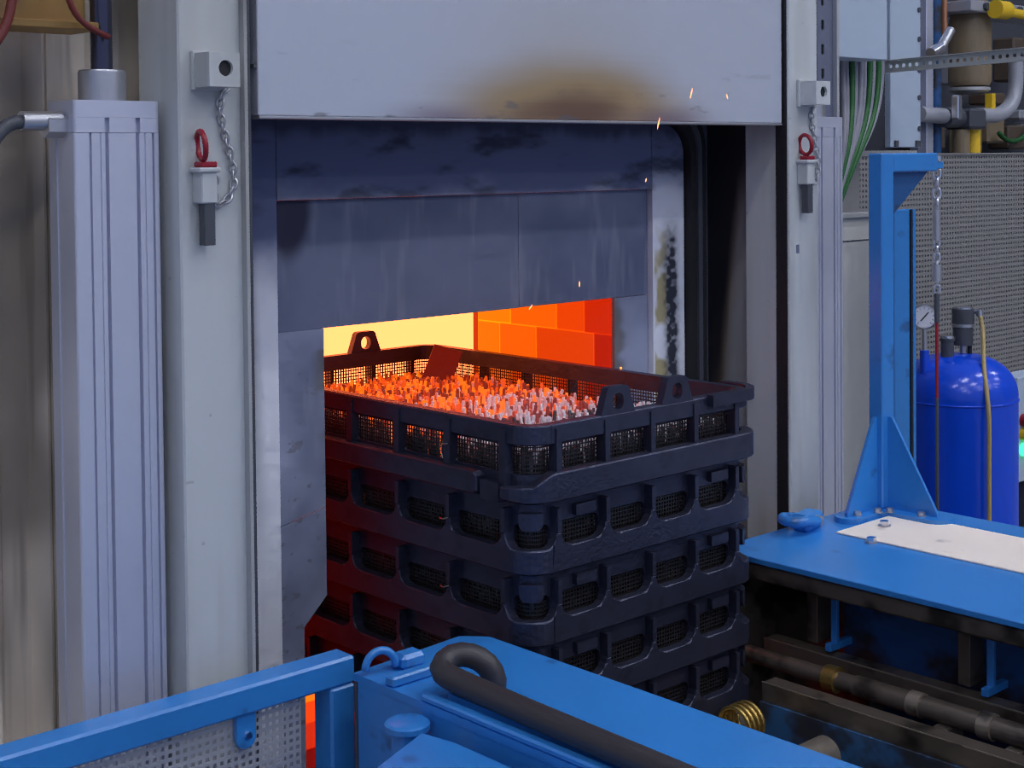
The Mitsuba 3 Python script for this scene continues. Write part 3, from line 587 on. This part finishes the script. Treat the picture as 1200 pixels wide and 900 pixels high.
def hoist_ring(x, y, rz, label, K):
    k = thing('hoist_ring', label, 'lifting ring')
    R_ = trimesh.transformations.rotation_matrix(rz, (0, 0, 1)); R_[:3, 3] = (x, y, ZD)
    def pt(name, m, mm, s=False): m.apply_scale(K); m.apply_transform(R_); part(k, name, m, mm, smooth=s)
    pt('base_block', bx(-.030, .030, -.018, .018, .0002, .030, .006), BLUE)
    a = np.linspace(-.5 * np.pi, .5 * np.pi, 12); u = np.stack([-.045 - .022 * np.cos(a), .022 * np.sin(a), 0 * a + .020], 1)
    u = np.vstack([[-.005, -.022, .018], u[:: 1], [-.005, .022, .018]]); u[1:-1, 2] += .006
    pt('ring', tube(u, .0085, 10), BLUE, True)
    pt('pin', cyl((0, -.028, .018), (0, .028, .018), .008), STEEL, 40)
hoist_ring(2.610, 1.905, 0.15, 'blue swivel lifting ring at the far end of the blue deck, near the jib post', 1.25)

# jib post
jb = thing('jib_post', 'tall blue square post with a short arm on the blue deck, carrying a chain', 'post')
PXa, PXb, PYa, PYb = 2.832, 2.880, 1.860, 1.897
part(jb, 'column', bx(PXa, PXb, PYa, PYb, ZD + .013, 0.003, .003), BLUE)
part(jb, 'arm', bx(PXb, 3.066, PYa, PYb, -0.040, 0.003, .003), BLUE)
part(jb, 'arm_gusset', xz(Polygon([(PXb, -.0405), (3.045, -.0405), (PXb, -.150)]), 1.875, 1.883), BLUE2)  # darker blue puts the shade below the arm into its colour
part(jb, 'arm_tip', bx(3.0665, 3.10, PYa + .008, PYb - .008, -.034, -.018, .001), BLUE)
lob = unary_union([sbox(2.716, 1.852, 2.905, 1.905), sbox(2.822, 1.738, 2.895, 1.905), Point(2.728, 1.878).buffer(.027), Point(2.858, 1.742).buffer(.036)]).buffer(.02).buffer(-.02).buffer(.004)
part(jb, 'foot_plate', xy(lob, ZD + .0002, ZD + .0125), BLUE, label='lobed blue foot plate')
part(jb, 'gusset', xz(Polygon([(PXa, ZD + .0128), (2.716, ZD + .0128), (2.716, ZD + .02), (2.822, -.592), (PXa, -.592)]), 1.874, 1.882), BLUE)
part(jb, 'gusset', yz(Polygon([(PYa, ZD + .0128), (1.735, ZD + .0128), (1.735, ZD + .02), (PYa - .010, -.592), (PYa, -.592)]), 2.852, 2.860), BLUE)
for x, y in ((2.745, 1.868), (2.838, 1.765), (2.80, 1.852), (2.822, 1.835), (2.876, 1.765)):
    part(jb, 'bolt', cat(cyl((x, y, ZD + .0126), (x, y, ZD + .015), .011, 16), hexbolt((x, y, ZD + .015), (0, 0, 1), .008, .007)), STEEL)
hc = thing('hanging_chain', 'thin steel chain with a red strap hanging from the tip of the blue jib arm', 'chain')
CXh, CYh = 3.088, 1.878
part(hc, 'shackle_bolt', cat(cyl((CXh, CYh, -.017), (CXh, CYh, -.004), .012, 16), cyl((CXh - .03, CYh - .008, -.024), (CXh - .018, CYh - .008, -.014), .008)), CHROME)
for a, b, q, w in ((-.034, -.13, .030, .0042), (-.20, -.33, .024, .0034)): part(hc, 'links', chain([(CXh, CYh, a), (CXh, CYh, b)], q, w), CHROME, smooth=True)
part(hc, 'swivel', cyl((CXh, CYh, -.115), (CXh, CYh, -.205), .0085), STEEL, smooth=40); part(hc, 'swivel', cat(cyl((CXh, CYh, -.262), (CXh, CYh, -.30), .012), cyl((CXh - .012, CYh, -.29), (CXh + .018, CYh, -.29), .005)), STEEL, smooth=40)
part(hc, 'strap', cat(bx(CXh - .004, CXh + .004, CYh - .002, CYh + .002, -.58, -.40)), RED, label='dark red strap')
part(hc, 'cord', cat(cyl((CXh, CYh, -.33), (CXh, CYh, -.40), .006), cyl((CXh, CYh, -.58), (CXh, CYh, -1.0), .004)), DARKG)

# machinery below the deck
rr = thing('guide_rail', 'dark angle rail running below the blue deck', 'rail')
part(rr, 'leg', bx(2.398, 2.404, 0.3, 1.86, -1.034, -0.992, .001), GREASE); part(rr, 'flange', bx(2.404, 2.44, 0.3, 1.86, -0.998, -0.992, .001), GREASE)
part(rr, 'worn_edge', bx(2.398, 2.401, 0.3, 1.86, -.9918, -.9902), ROLLM)
rr = thing('guide_rail', 'lower dark angle rail beside the conveyor rollers', 'rail')
part(rr, 'leg', bx(2.262, 2.270, 0.3, 1.76, -1.062, -1.024, .001), GREASE); part(rr, 'flange', bx(2.262, 2.305, 0.3, 1.76, -1.030, -1.024, .001), GREASE)
SHADEB = mat('shaded_worn_blue', scuff((0.03, 0.12, 0.27), (0.03, 0.035, 0.045), 14.0, 0.42, 0.66), 0.45)  # scuffed darker copy of the blue, weak light on the web put into colour
part(rr, 'worn_edge', bx(2.2615, 2.2645, 0.3, 1.76, -1.0238, -1.0222), ROLLM)
part(rr, 'web_plate', bx(2.256, 2.2615, 0.3, 1.76, -1.30, -1.060), SHADEB)
sh = thing('drive_shaft', 'long greasy drive shaft with brass coloured collars beside the rails', 'shaft')
part(sh, 'tube', cyl((2.345, 0.3, -1.010), (2.345, 1.60, -1.010), .020), GREASE, smooth=40)
part(sh, 'tube', cyl((2.345, 1.60, -1.010), (2.345, 1.86, -1.010), .017), GREASE, smooth=40)
for y, r in ((1.640, .025), (1.455, .023), (1.312, .024)):
    part(sh, 'collar', cyl((2.345, y, -1.010), (2.345, y + .026, -1.010), r), BRASS if y > 1.6 else ROLLM, smooth=40)
for y in (1.42, 1.28): part(sh, 'bearing_block', bx(2.315, 2.375, y - .03, y, -1.085, -1.028, .003), GREASE)
for i, (y, l) in enumerate(((1.590, 'second conveyor roller from the basket stack'), (1.375, 'tan steel conveyor roller at the lower edge, farthest from the stack'), (1.805, 'conveyor roller just in front of the basket stack'), (2.02, 'conveyor roller under the front of the basket stack'), (2.235, 'conveyor roller hidden under the middle of the stack'), (1.16, 'conveyor roller beside the blue beam, outside the view'))):
    k = thing('conveyor_roller', l, 'roller', 'conveyor rollers')
    part(k, 'shell', lathe([(0, 0), (.026, 0), (.033, .006), (.033, .566), (.026, .572), (0, .572)], (1.668, y, -1.106), (1, 0, 0)), ROLLM, smooth=40)
    part(k, 'axle', cyl((1.6595, y, -1.106), (2.2555, y, -1.106), .012), GREASE, smooth=40)
cp_ = np.array([(2.15 + .0135 * a / (2 * math.pi) * 1.0, 1.74 + .034 * math.cos(a), -1.075 + .034 * math.sin(a)) for a in np.linspace(0, 2 * math.pi * 4, 90)])
solo('coil_spring', tube(cp_, .0045, 8), BRASS, 'brass coloured coil spring at the foot of the basket stack', 'spring', smooth=True)
bf = thing('roller_conveyor', 'dark frame under the conveyor rollers', 'frame')
part(bf, 'side_beam', bx(1.640, 1.659, 0.3, 2.25, -1.35, -1.08), GREASE); part(bf, 'bed', bx(1.640, 2.525, 0.3, 2.25, -1.38, -1.3505), GREASE); part(bf, 'leg', bx(1.70, 1.80, 1.2, 1.3, -H, -1.38), GREASE); part(bf, 'leg', bx(2.4, 2.5, 1.2, 1.3, -H, -1.38), GREASE)

# ================================================================== left beam in the foreground
lb = thing('blue_beam', 'blue steel beam in the foreground in front of the basket stack', 'beam')
top = Polygon([(1.364, 0.2), (1.364, 1.868), (1.600, 1.888), (1.636, 1.850), (1.636, 0.2)])
part(lb, 'top_plate', xy(top, ZD - .012, ZD), BLUE)
part(lb, 'side_web', bx(1.366, 1.376, 0.2, 1.860, -H, ZD - .0125), BLUE)
part(lb, 'side_web', bx(1.622, 1.632, 0.2, 1.845, -1.3, ZD - .0125), BLUE2)
part(lb, 'end_web', bx(1.377, 1.61, 1.845, 1.855, -H, ZD - .0125), BLUE2)
part(lb, 'edge_strip', bx(1.364, 1.382, 0.2, 1.70, ZD + .0002, ZD + .011, .003), BLUE)
part(lb, 'raised_strip', xy(unary_union([sbox(1.394, 0.2, 1.455, 1.66), Point(1.4245, 1.66).buffer(.0305)]), ZD + .0002, ZD + .012), BLUE)
part(lb, 'pin_boss', lathe([(0, 0), (.024, 0), (.024, .070), (.034, .072), (.034, .080), (.029, .0835), (0, .085)], (1.3290, 1.688, -0.912)), BLUE, smooth=40)
lid = Polygon([(1.3335, 0.2), (1.3335, 1.585), (1.322, 1.645), (1.165, 1.578), (1.05, 1.53), (1.05, 0.2)])
kb = thing('lower_lid', 'sloping cornered blue lid at the bottom edge beside the foreground beam', 'lid')
part(kb, 'panel', xy(lid, -0.845, -0.833), BLUE); part(kb, 'side_skirt', xy(lid.buffer(-.004).difference(lid.buffer(-.012)), -H, -0.8452), BLUE)
hoist = thing('hoist_ring', 'blue lifting ring standing on the end of the foreground beam', 'lifting ring')
u = np.array([(1.395 + .026 * math.sin(a) * .94, 1.838 - .026 * math.sin(a) * .3, ZD + .008 + .028 * max(0, math.cos(a))) for a in np.linspace(-.5 * math.pi, .5 * math.pi, 14)])
part(hoist, 'ring', tube(u, .0065, 10), BLUE, smooth=True)
part(hoist, 'base_block', bx(1.424, 1.470, 1.815, 1.850, ZD + .0002, ZD + .024, .006), BLUE)
part(hoist, 'bar', bx(1.366, 1.450, 1.768, 1.790, ZD + .0002, ZD + .016, .003), BLUE)
hs = thing('black_hose', 'thick black rubber covered handle bar lying along the foreground beam', 'handle')
hp_ = spline([(1.472, 1.655, ZD + .001), (1.470, 1.658, ZD + .030), (1.452, 1.676, ZD + .052), (1.425, 1.697, ZD + .054), (1.400, 1.693, ZD + .044), (1.395, 1.655, ZD + .036), (1.396, 1.566, ZD + .032), (1.387, 1.325, ZD + .032), (1.38, 1.10, ZD + .032), (1.37, 0.80, ZD + .032), (1.36, 0.3, ZD + .032)], 110)
part(hs, 'tube', tube(hp_, .0185, 18), HOSE, smooth=True)
part(hs, 'clamp', bx(1.405, 1.430, 1.640, 1.665, ZD + .0122, ZD + .024, .002), TANP, label='tan clamp under the bar')

# safety fence, bottom left
part(lb, 'added_slot_plate', bx(1.3655, 1.40, 1.862, 1.868, -H, ZD - .013), DARKG)  # dark plate added to block the furnace glow in the slot
fn = thing('safety_fence', 'blue tube fence with a perforated sheet infill at the lower left', 'fence')
FY0, FY1, FZ = 1.905, 1.955, -0.800
part(fn, 'top_rail', bx(-0.4, 1.395, FY0, FY1, FZ - .044, FZ, .004), BLUE)
part(fn, 'upright', bx(1.347, 1.395, FY0, FY1, -H, FZ - .0445, .004), BLUE)
nu, nv = 110, 40; c = 0.0125
shp = perforated(nu, nv, c, 0.0068, 0.0015)
part(fn, 'sheet', placed(shp, (1.302 - nu * c, 1.925, FZ - .046 - nv * c), (1, 0, 0), (0, 0, 1), (0, 1, 0)), PERFL, label='perforated zinc sheet')
part(fn, 'sheet_lower', bx(1.302 - nu * c, 1.302, 1.925, 1.9265, -H, FZ - .047 - nv * c), PERFL)
tabp = unary_union([sbox(1.178, FZ - .082, 1.212, FZ - .0445), Point(1.195, FZ - .082).buffer(.017)])
part(fn, 'tab', xz(tabp, 1.914, 1.922), BLUE); part(fn, 'tab_bolt', cyl((1.197, 1.909, FZ - .078), (1.197, 1.9139, FZ - .078), .0055), CHROME)

# ================================================================== right background
# low beige machine panel and the blue column beside it
mp = thing('low_cabinet', 'beige machine panel with a bright top edge beside the aluminium cylinder', 'panel')
part(mp, 'sheet', bx(3.06, 3.47, 2.300, 2.32, -H, -0.170), BEIGE); part(mp, 'top_edge', bx(3.06, 3.60, 2.285, 2.33, -0.1695, -0.157, .001), GALV); part(mp, 'joint', bx(3.06, 3.47, 2.2985, 2.2998, -.235, -.231), DARKG)
bc = thing('blue_column', 'blue sheet steel column behind the jib post', 'column')
part(bc, 'face', bx(3.375, 3.448, 2.178, 2.205, -H, -0.1475, .002), BLUE); part(bc, 'edge_seal', bx(3.4482, 3.455, 2.174, 2.205, -H, -0.149), BLACK); part(bc, 'edge_flange', bx(3.4552, 3.468, 2.172, 2.205, -H, -0.1475, .001), BLUE)

# perforated guard wall behind the tank
gd = thing('guard_wall', 'grey perforated steel guard wall behind the blue tank', 'guard')
cg = 0.019; nu, nv = 175, 50
part(gd, 'sheet', placed(perforated(nu, nv, cg, 0.0086, 0.0015), (3.7, 2.95, -nv * cg - 0.004), (1, 0, 0), (0, 0, 1), (0, 1, 0)), PERF)
part(gd, 'sheet_lower', bx(3.7, 3.7 + nu * cg, 2.95, 2.952, -H, -nv * cg - .0045), PERF)
part(gd, 'backing', bx(3.7, 3.7 + nu * cg, 2.975, 2.98, -H, 0.0), SLOT)
part(gd, 'top_edge', bx(3.7, 3.7 + nu * cg, 2.943, 2.974, -.0035, 0.003), PERF)

# tank
TX, TY, TR = 3.905, 2.305, 0.171; gx0, gy0 = 3.775, 2.337
tk = thing('air_tank', 'glossy blue pressure tank with a domed top behind the blue deck', 'tank')
zt = -0.585
prof = [(0, -H + .0005 - zt), (TR, -H + .001 - zt)] + [(TR, -.125)] + [(TR * math.cos(a) ** .75, -.125 + .118 * math.sin(a)) for a in np.linspace(0.05, math.pi / 2 - .02, 18)] + [(0, -.006)]
part(tk, 'shell', lathe(prof, (TX, TY, zt), n=64), TANKB, smooth=50)
part(tk, 'weld_seam', ring((TX, TY, zt - .138), TR + .0003, .0032, (0, 0, 1), n=64), TANKB, smooth=True)
part(tk, 'neck', cyl((gx0, gy0, zt - .08), (gx0, gy0, zt + .012), .013), TANKB, smooth=40)
part(tk, 'valve', cat(cyl((TX - .050, TY + .005, zt - .02), (TX - .050, TY + .005, zt + .035), .019), cyl((TX - .050, TY + .005, zt + .035), (TX - .050, TY + .005, zt + .042), .022)), DARKG, smooth=40)
part(tk, 'valve_cap', cyl((TX - .050, TY + .005, zt + .0425), (TX - .050, TY + .005, zt + .050), .021), CHROME, smooth=40)
gg = thing('pressure_gauge', 'round white faced pressure gauge on top of the blue tank', 'gauge')
gx, gy, gz = 3.775, 2.337, -0.475
vd = np.array([-gx, -gy, 0.0]); vd /= np.linalg.norm(vd); vr = np.array([-vd[1], vd[0], 0.0])
part(gg, 'case', lathe([(0, -.022), (.036, -.022), (.036, .004), (.033, .008), (.031, .004), (0, .004)], (gx, gy, gz), vd), CHROME, smooth=40)
part(gg, 'dial', cyl(np.array((gx, gy, gz)) + vd * .0042, np.array((gx, gy, gz)) + vd * .0052, .031, 32), DIAL)
tick = []
for a in np.radians(np.arange(-135, 136, 27)):
    e1, e2 = (vr * math.sin(a) + np.array((0, 0, 1)) * math.cos(a)) * .028, (vr * math.sin(a) + np.array((0, 0, 1)) * math.cos(a)) * .023
    tick.append(cyl(np.array((gx, gy, gz)) + vd * .0055 + e1, np.array((gx, gy, gz)) + vd * .0055 + e2, .0009, 6))
part(gg, 'scale_mark', cat(*tick), BLACK)
part(gg, 'needle', cyl(np.array((gx, gy, gz)) + vd * .007 - (vr * .010 + np.array((0, 0, .012))), np.array((gx, gy, gz)) + vd * .007 + (vr * .012 + np.array((0, 0, .014))), .0018, 6), BLACK)
part(gg, 'stem', cyl((gx, gy, gz - .035), (gx, gy, zt + .0125), .007), STEEL, smooth=40)
rg_ = thing('regulator', 'dark grey filter regulator standing on the blue tank', 'regulator')
rx, ry = TX + .012, TY - .01
part(rg_, 'body', cat(cyl((rx, ry, zt + .018), (rx, ry, zt + .072), .029, 24), cyl((rx, ry, zt + .082), (rx, ry, zt + .126), .032, 24)), DARKG, smooth=40)
part(rg_, 'band', cyl((rx, ry, zt + .0722), (rx, ry, zt + .0818), .0325, 24), STEEL, smooth=40); part(rg_, 'cap', cyl((rx, ry, zt + .1262), (rx, ry, zt + .131), .029, 24), CHROME, smooth=40)
part(rg_, 'stem', cyl((rx, ry, zt - .006), (rx, ry, zt + .0178), .010), STEEL, smooth=40); part(rg_, 'side_stem', cyl((rx + .013, ry - .014, zt - .008), (rx + .013, ry - .014, zt + .0178), .007), BLACK)
ph = thing('yellow_hose', 'thin yellowish hose with a bright elbow running down in front of the blue tank', 'hose')
HOSEY = mat('yellow_hose', (0.42, 0.31, 0.12), 0.4)
part(ph, 'line', tube(spline([(3.937, 2.252, zt + .112), (3.925, 2.235, zt + .06), (3.868, 2.200, zt - .015), (3.812, 2.158, zt - .10), (3.801, 2.146, zt - .16), (3.798, 2.143, zt - .25), (3.798, 2.143, zt - .40), (3.798, 2.143, zt - .60), (3.798, 2.143, zt - .80)], 70), .0065, 10), HOSEY, smooth=True)
part(ph, 'elbow', cat(cyl((rx + .022, ry - .020, zt + .116), (3.937, 2.252, zt + .118), .007), cyl((3.937, 2.252, zt + .124), (3.937, 2.252, zt + .104), .008)), CHROME, smooth=40)
# signal lamps at the right edge
sp = thing('signal_box', 'pale box with red, amber and green indicator lamps right of the blue tank', 'control box')
bxx, byy = 4.36, 2.36
part(sp, 'box', bx(bxx, bxx + .20, byy, byy + .08, -1.06, -.72, .003), GREYW)
for z, n_, m_, e in ((-.86, 'red', RED, None), (-.905, 'amber', YELLOW, None), (-.955, 'green', GREEN, (0.1, 2.2, 0.7))):
    part(sp, 'indicator_lamp', cyl((bxx + .03, byy - .0005, z), (bxx + .03, byy - .018, z), .021, 20), m_, smooth=40, label=f'{n_} indicator lamp', emit=e)
part(sp, 'stand', bx(bxx + .08, bxx + .14, byy + .02, byy + .06, -H, -1.0605), DARKG)

# cabinets
st_ = thing('strut_channel', 'upright slotted steel channel beside the right door post', 'strut')
x0, x1, y_ = 3.05, 3.148, 2.205
g = sbox(x0, -.2, x1, 1.1)
for k in range(12): g = g.difference(rrect(x0 + .038, .07 + k * .0615, x0 + .050, .07 + .026 + k * .0615, .004, 2))
part(st_, 'web', xz(g, y_, y_ + .004), SLOT); part(st_, 'flange', bx(x1 - .010, x1, y_ - .012, y_ - .0002, -.2, 1.1), ALUD); part(st_, 'back', bx(x0, x1, y_ + .03, y_ + .034, -.2, 1.1), BLACK)
ca = thing('control_cabinet', 'large pale blue grey control cabinet above the cable bundle', 'cabinet')
part(ca, 'shell', bx(3.172, 3.40, 2.215, 2.60, 0.252, 1.1, .002), GREYW); part(ca, 'side_strip', bx(3.160, 3.1715, 2.213, 2.60, 0.252, 1.1), ALUD)
cb = thing('terminal_box', 'tall grey terminal box with screws, right of the cable bundle', 'cabinet')
X0b, X1b, Yb_ = 3.625, 3.782, 2.352
part(cb, 'cover', bx(X0b, X1b, Yb_, Yb_ + .02, 0.020, 1.1, .002), GREYW)
for z in (.335, .245, .165, .075, .42): part(cb, 'screw', cyl((X1b - .010, Yb_ - .004, z), (X1b - .010, Yb_ - .0001, z), .0075, 10), DARKG)
part(cb, 'hinge', bx(X0b + .018, X0b + .033, Yb_ - .006, Yb_ - .0001, .022, .040), DARKG); part(cb, 'hinge', bx(X1b - .03, X1b - .010, Yb_ - .006, Yb_ - .0001, .022, .040), DARKG)
ORD = ['first', 'second', 'third', 'fourth', 'fifth', 'sixth', 'seventh', 'eighth', 'ninth', 'tenth']
for i in range(10):
    xa = 3.318 + i * .0205; ya = 2.30 + .004 * (i % 2)
    pth = spline([(xa, ya, .30), (xa, ya, .19), (xa - .01 - .004 * i, ya - .01, .10), (xa - .03 - .010 * i, ya - .02, .02), (xa - .05 - .014 * i, ya - .02, -.05), (xa - .10 - .018 * i, ya - .02, -.20)], 30)
    g_ = i in (2, 6, 8)
    labs = ('green' if g_ else 'grey') + f' control cable, {ORD[i]} from the left in the bundle under the control cabinet'
    solo('control_cable', tube(pth, .0088, 8), GREEN if g_ else GREYC, labs, 'cable', smooth=True, group='green control cables' if g_ else 'grey control cables')
bp = thing('rear_cabinet', 'dark grey sheet behind the cables and pipes', 'panel')
part(bp, 'sheet', bx(3.10, 3.62, 2.62, 2.64, -H, 1.1), DARKG); part(bp, 'ledge', bx(3.10, 4.0, 2.50, 2.61, -.004, 0.012), GALV); part(bp, 'lower_sheet', bx(3.10, 3.69, 2.5, 2.52, -H, -.0045), PERF)
ty = thing('cable_tray', 'thin perforated steel strut crossing in front of the terminal box and pipes', 'cable tray')
pa, pb = np.array([3.56, 2.34, .245]), np.array([3.60, 1.82, .262]); L = np.linalg.norm(pb - pa); u_ = (pb - pa) / L; v_ = np.array([0, 0, 1.0]) - u_ * u_[2]; v_ /= np.linalg.norm(v_); w_ = np.cross(u_, v_)
g = sbox(0, -.015, L, .015)
for k in range(int(L / .02)): g = g.difference(rrect(k * .02 + .005, -.005, k * .02 + .015, .005, .003, 2))
part(ty, 'web', extr(g, .002, (pa, u_, v_, w_)), GALV); part(ty, 'flange', cat(extr(sbox(0, .0155, L, .0175), .02, (pa, u_, v_, w_)), extr(sbox(0, -.0175, L, -.0155), .02, (pa, u_, v_, w_))), GALV)
# pipework, beyond the guard
def at(ph_, Y): return ph_ * Y
PYp = 3.10
alu_ = thing('profile_column', 'slim aluminium profile standing between the terminal box and the pipes', 'column')
part(alu_, 'column', bx(4.945, 4.995, 3.05, 3.09, -H, 1.1, .003), ALU); part(alu_, 'side_profile', bx(4.89, 4.9445, 3.05, 3.09, -H, 1.1, .003), SLOT)
solo('blue_pipe', cyl((5.026, 3.06, -H), (5.026, 3.06, 1.1), .022), BLUE2, 'dark blue upright pipe beside the aluminium profile', 'pipe', smooth=40)
solo('copper_pipe', cyl((5.155, PYp, .45), (5.155, PYp, 1.0), .012), COPPER, 'thin copper pipe at the top right beside the tan filter', 'pipe', smooth=40)
fl = thing('gas_filter', 'tan brown upright gas filter housing among the pipes at the top right', 'filter')
fx = 5.345
part(fl, 'housing', lathe([(0, 0), (.076, 0), (.084, .02), (.084, .25), (.076, .283), (0, .283)], (fx, PYp, .272)), TANP, smooth=40)
part(fl, 'lower_bowl', lathe([(0, 0), (.062, 0), (.080, .012), (.080, .024), (.05, .030), (0, .030)], (fx, PYp, .241)), GALV, smooth=40)
part(fl, 'top_flange', bx(fx - .16, fx + .60, PYp - .10, PYp + .1, .556, .600, .004), GREYP)
for q in (-.06, .0, .07, .2, .3): part(fl, 'flange_bolt', hexbolt((fx + q, PYp - .101, .578), (0, -1, 0), .016, .014), DARKG)
part(fl, 'collar', lathe([(0, 0), (.07, 0), (.07, .10), (0, .10)], (fx, PYp, .601)), TANP, smooth=40)
part(fl, 'drain_tag', bx(fx - .006, fx + .022, PYp - .10, PYp - .07, .175, .238), YELLOW, label='yellow drain handle')
yv = thing('yellow_valve_handle', 'yellow valve grip at the top right corner', 'valve')
part(yv, 'grip', cyl((5.29, 2.96, .565), (5.38, 2.96, .565), .036), YELLOW, smooth=40); part(yv, 'lever', cyl((5.3805, 2.96, .560), (5.75, 2.96, .550), .018), YELLOW, smooth=40)
ep = thing('elbow_pipe', 'thick grey elbow pipe curving down to a dark valve body at the right edge', 'pipe')
ey = 3.01
part(ep, 'bend', tube(spline([(5.545, ey, .395), (5.545, ey, .30), (5.520, ey, .215), (5.44, ey, .165), (5.31, ey, .150), (5.25, ey, .150)], 26), .030, 18), GREYP, smooth=True)
part(ep, 'pipe_flange', lathe([(0, 0), (.050, 0), (.050, .02), (0, .02)], (5.545, ey, .396)), DARKG, smooth=40)
part(ep, 'valve_body', cat(bx(5.10, 5.215, ey - .06, ey + .06, .095, .175, .01), cyl((5.00, ey, .140), (5.10, ey, .140), .040)), DARKG, smooth=30)
part(ep, 'left_pipe', cyl((4.83, ey, .150), (5.00, ey, .145), .030), GREYP, smooth=40)
part(ep, 'fitting', bx(4.935, 4.965, ey - .10, ey - .07, .13, .22, .004), CHROME)
solo('yellow_pipe', cyl((5.21, ey, -.3), (5.21, ey, .094), .030), YELLOW, 'yellow upright pipe stub under the dark valve body', 'pipe', smooth=40)
solo('tan_pipe', cyl((5.125, ey, -.3), (5.125, ey, .094), .034), TANP, 'tan pipe stub left of the yellow pipe under the dark valve body', 'pipe', smooth=40)
wf = thing('angled_fitting', 'bright angled fitting left of the tan filter', 'fitting')
part(wf, 'body', cyl((4.86, 2.98, .375), (4.93, 2.98, .40), .022), CHROME, smooth=40); part(wf, 'spout', cyl((4.93, 2.98, .40), (5.00, 2.98, .47), .018), STEEL, smooth=40)
fp = thing('rear_machine', 'dark machine cabinet far behind the pipes', 'cabinet')
BROWN = mat('brown_motor', (0.10, 0.07, 0.05), 0.5)
part(fp, 'front', bx(4.4, 9.5, 3.9, 4.0, -H, 1.2), DARKG)
for x, y, z, w, h, m_ in ((6.80, 3.70, .36, .16, .22, BROWN), (6.30, 3.70, .33, .14, .30, GREYP), (6.55, 3.70, .05, .16, .14, TANP), (6.75, 3.70, .02, .20, .12, BROWN), (6.38, 3.70, .0, .12, .18, TANP), (6.05, 3.72, .30, .10, .4, GREYP), (6.0, 3.72, .02, .2, .13, BROWN), (6.9, 3.72, .17, .3, .05, GREYP), (6.6, 3.72, .24, .16, .06, BROWN), (6.95, 3.70, .05, .2, .1, GALV)):
    part(fp, 'module', bx(x, x + w, y, y + .12, z, z + h, .01), m_)
part(fp, 'green_lead', tube(spline([(6.58, 3.66, .10), (6.70, 3.66, .06), (6.85, 3.66, .10), (6.95, 3.66, .20)], 20), .012, 8), GREEN, smooth=True)

# ================================================================== sparks: their light streaks shaped as glowing slivers in the air
for (x, z, l, tx, ls) in ((2.286, .128, .022, .35, 'long orange spark in front of the right part of the lifting door'), (2.40, .124, .011, -.35, 'short orange spark in front of the lifting door nearest its right edge'), (2.186, .066, .024, .32, 'orange spark just crossing the lower edge of the lifting door'),
        (2.148, -.046, .008, .4, 'faint spark at the upper right corner of the refractory lintel'), (1.960, -.239, .010, 0.05, 'short upright spark in front of the lintel above the mouth'), (1.833, -.273, .012, 1.0, 'small slanting spark at the top edge of the glowing mouth')):
    d = np.array([tx, 0, 1.0]); d /= np.linalg.norm(d); c0 = np.array([x, 1.95, z])
    m = cat(cyl(c0 - d * l / 2, c0, .0006, 6, .0015), cyl(c0, c0 + d * l / 2, .0015, 6, .0006))
    k = solo('spark', m, HOT, ls, 'spark', group='flying sparks', emit=(2.6, 0.75, 0.30))
k = solo('ember', bx(2.290, 2.2935, 2.155, 2.1585, -.4548, -.4508), HOT, 'tiny glowing ember on the far rim of the top basket', 'ember', emit=(2.5, .6, .1))
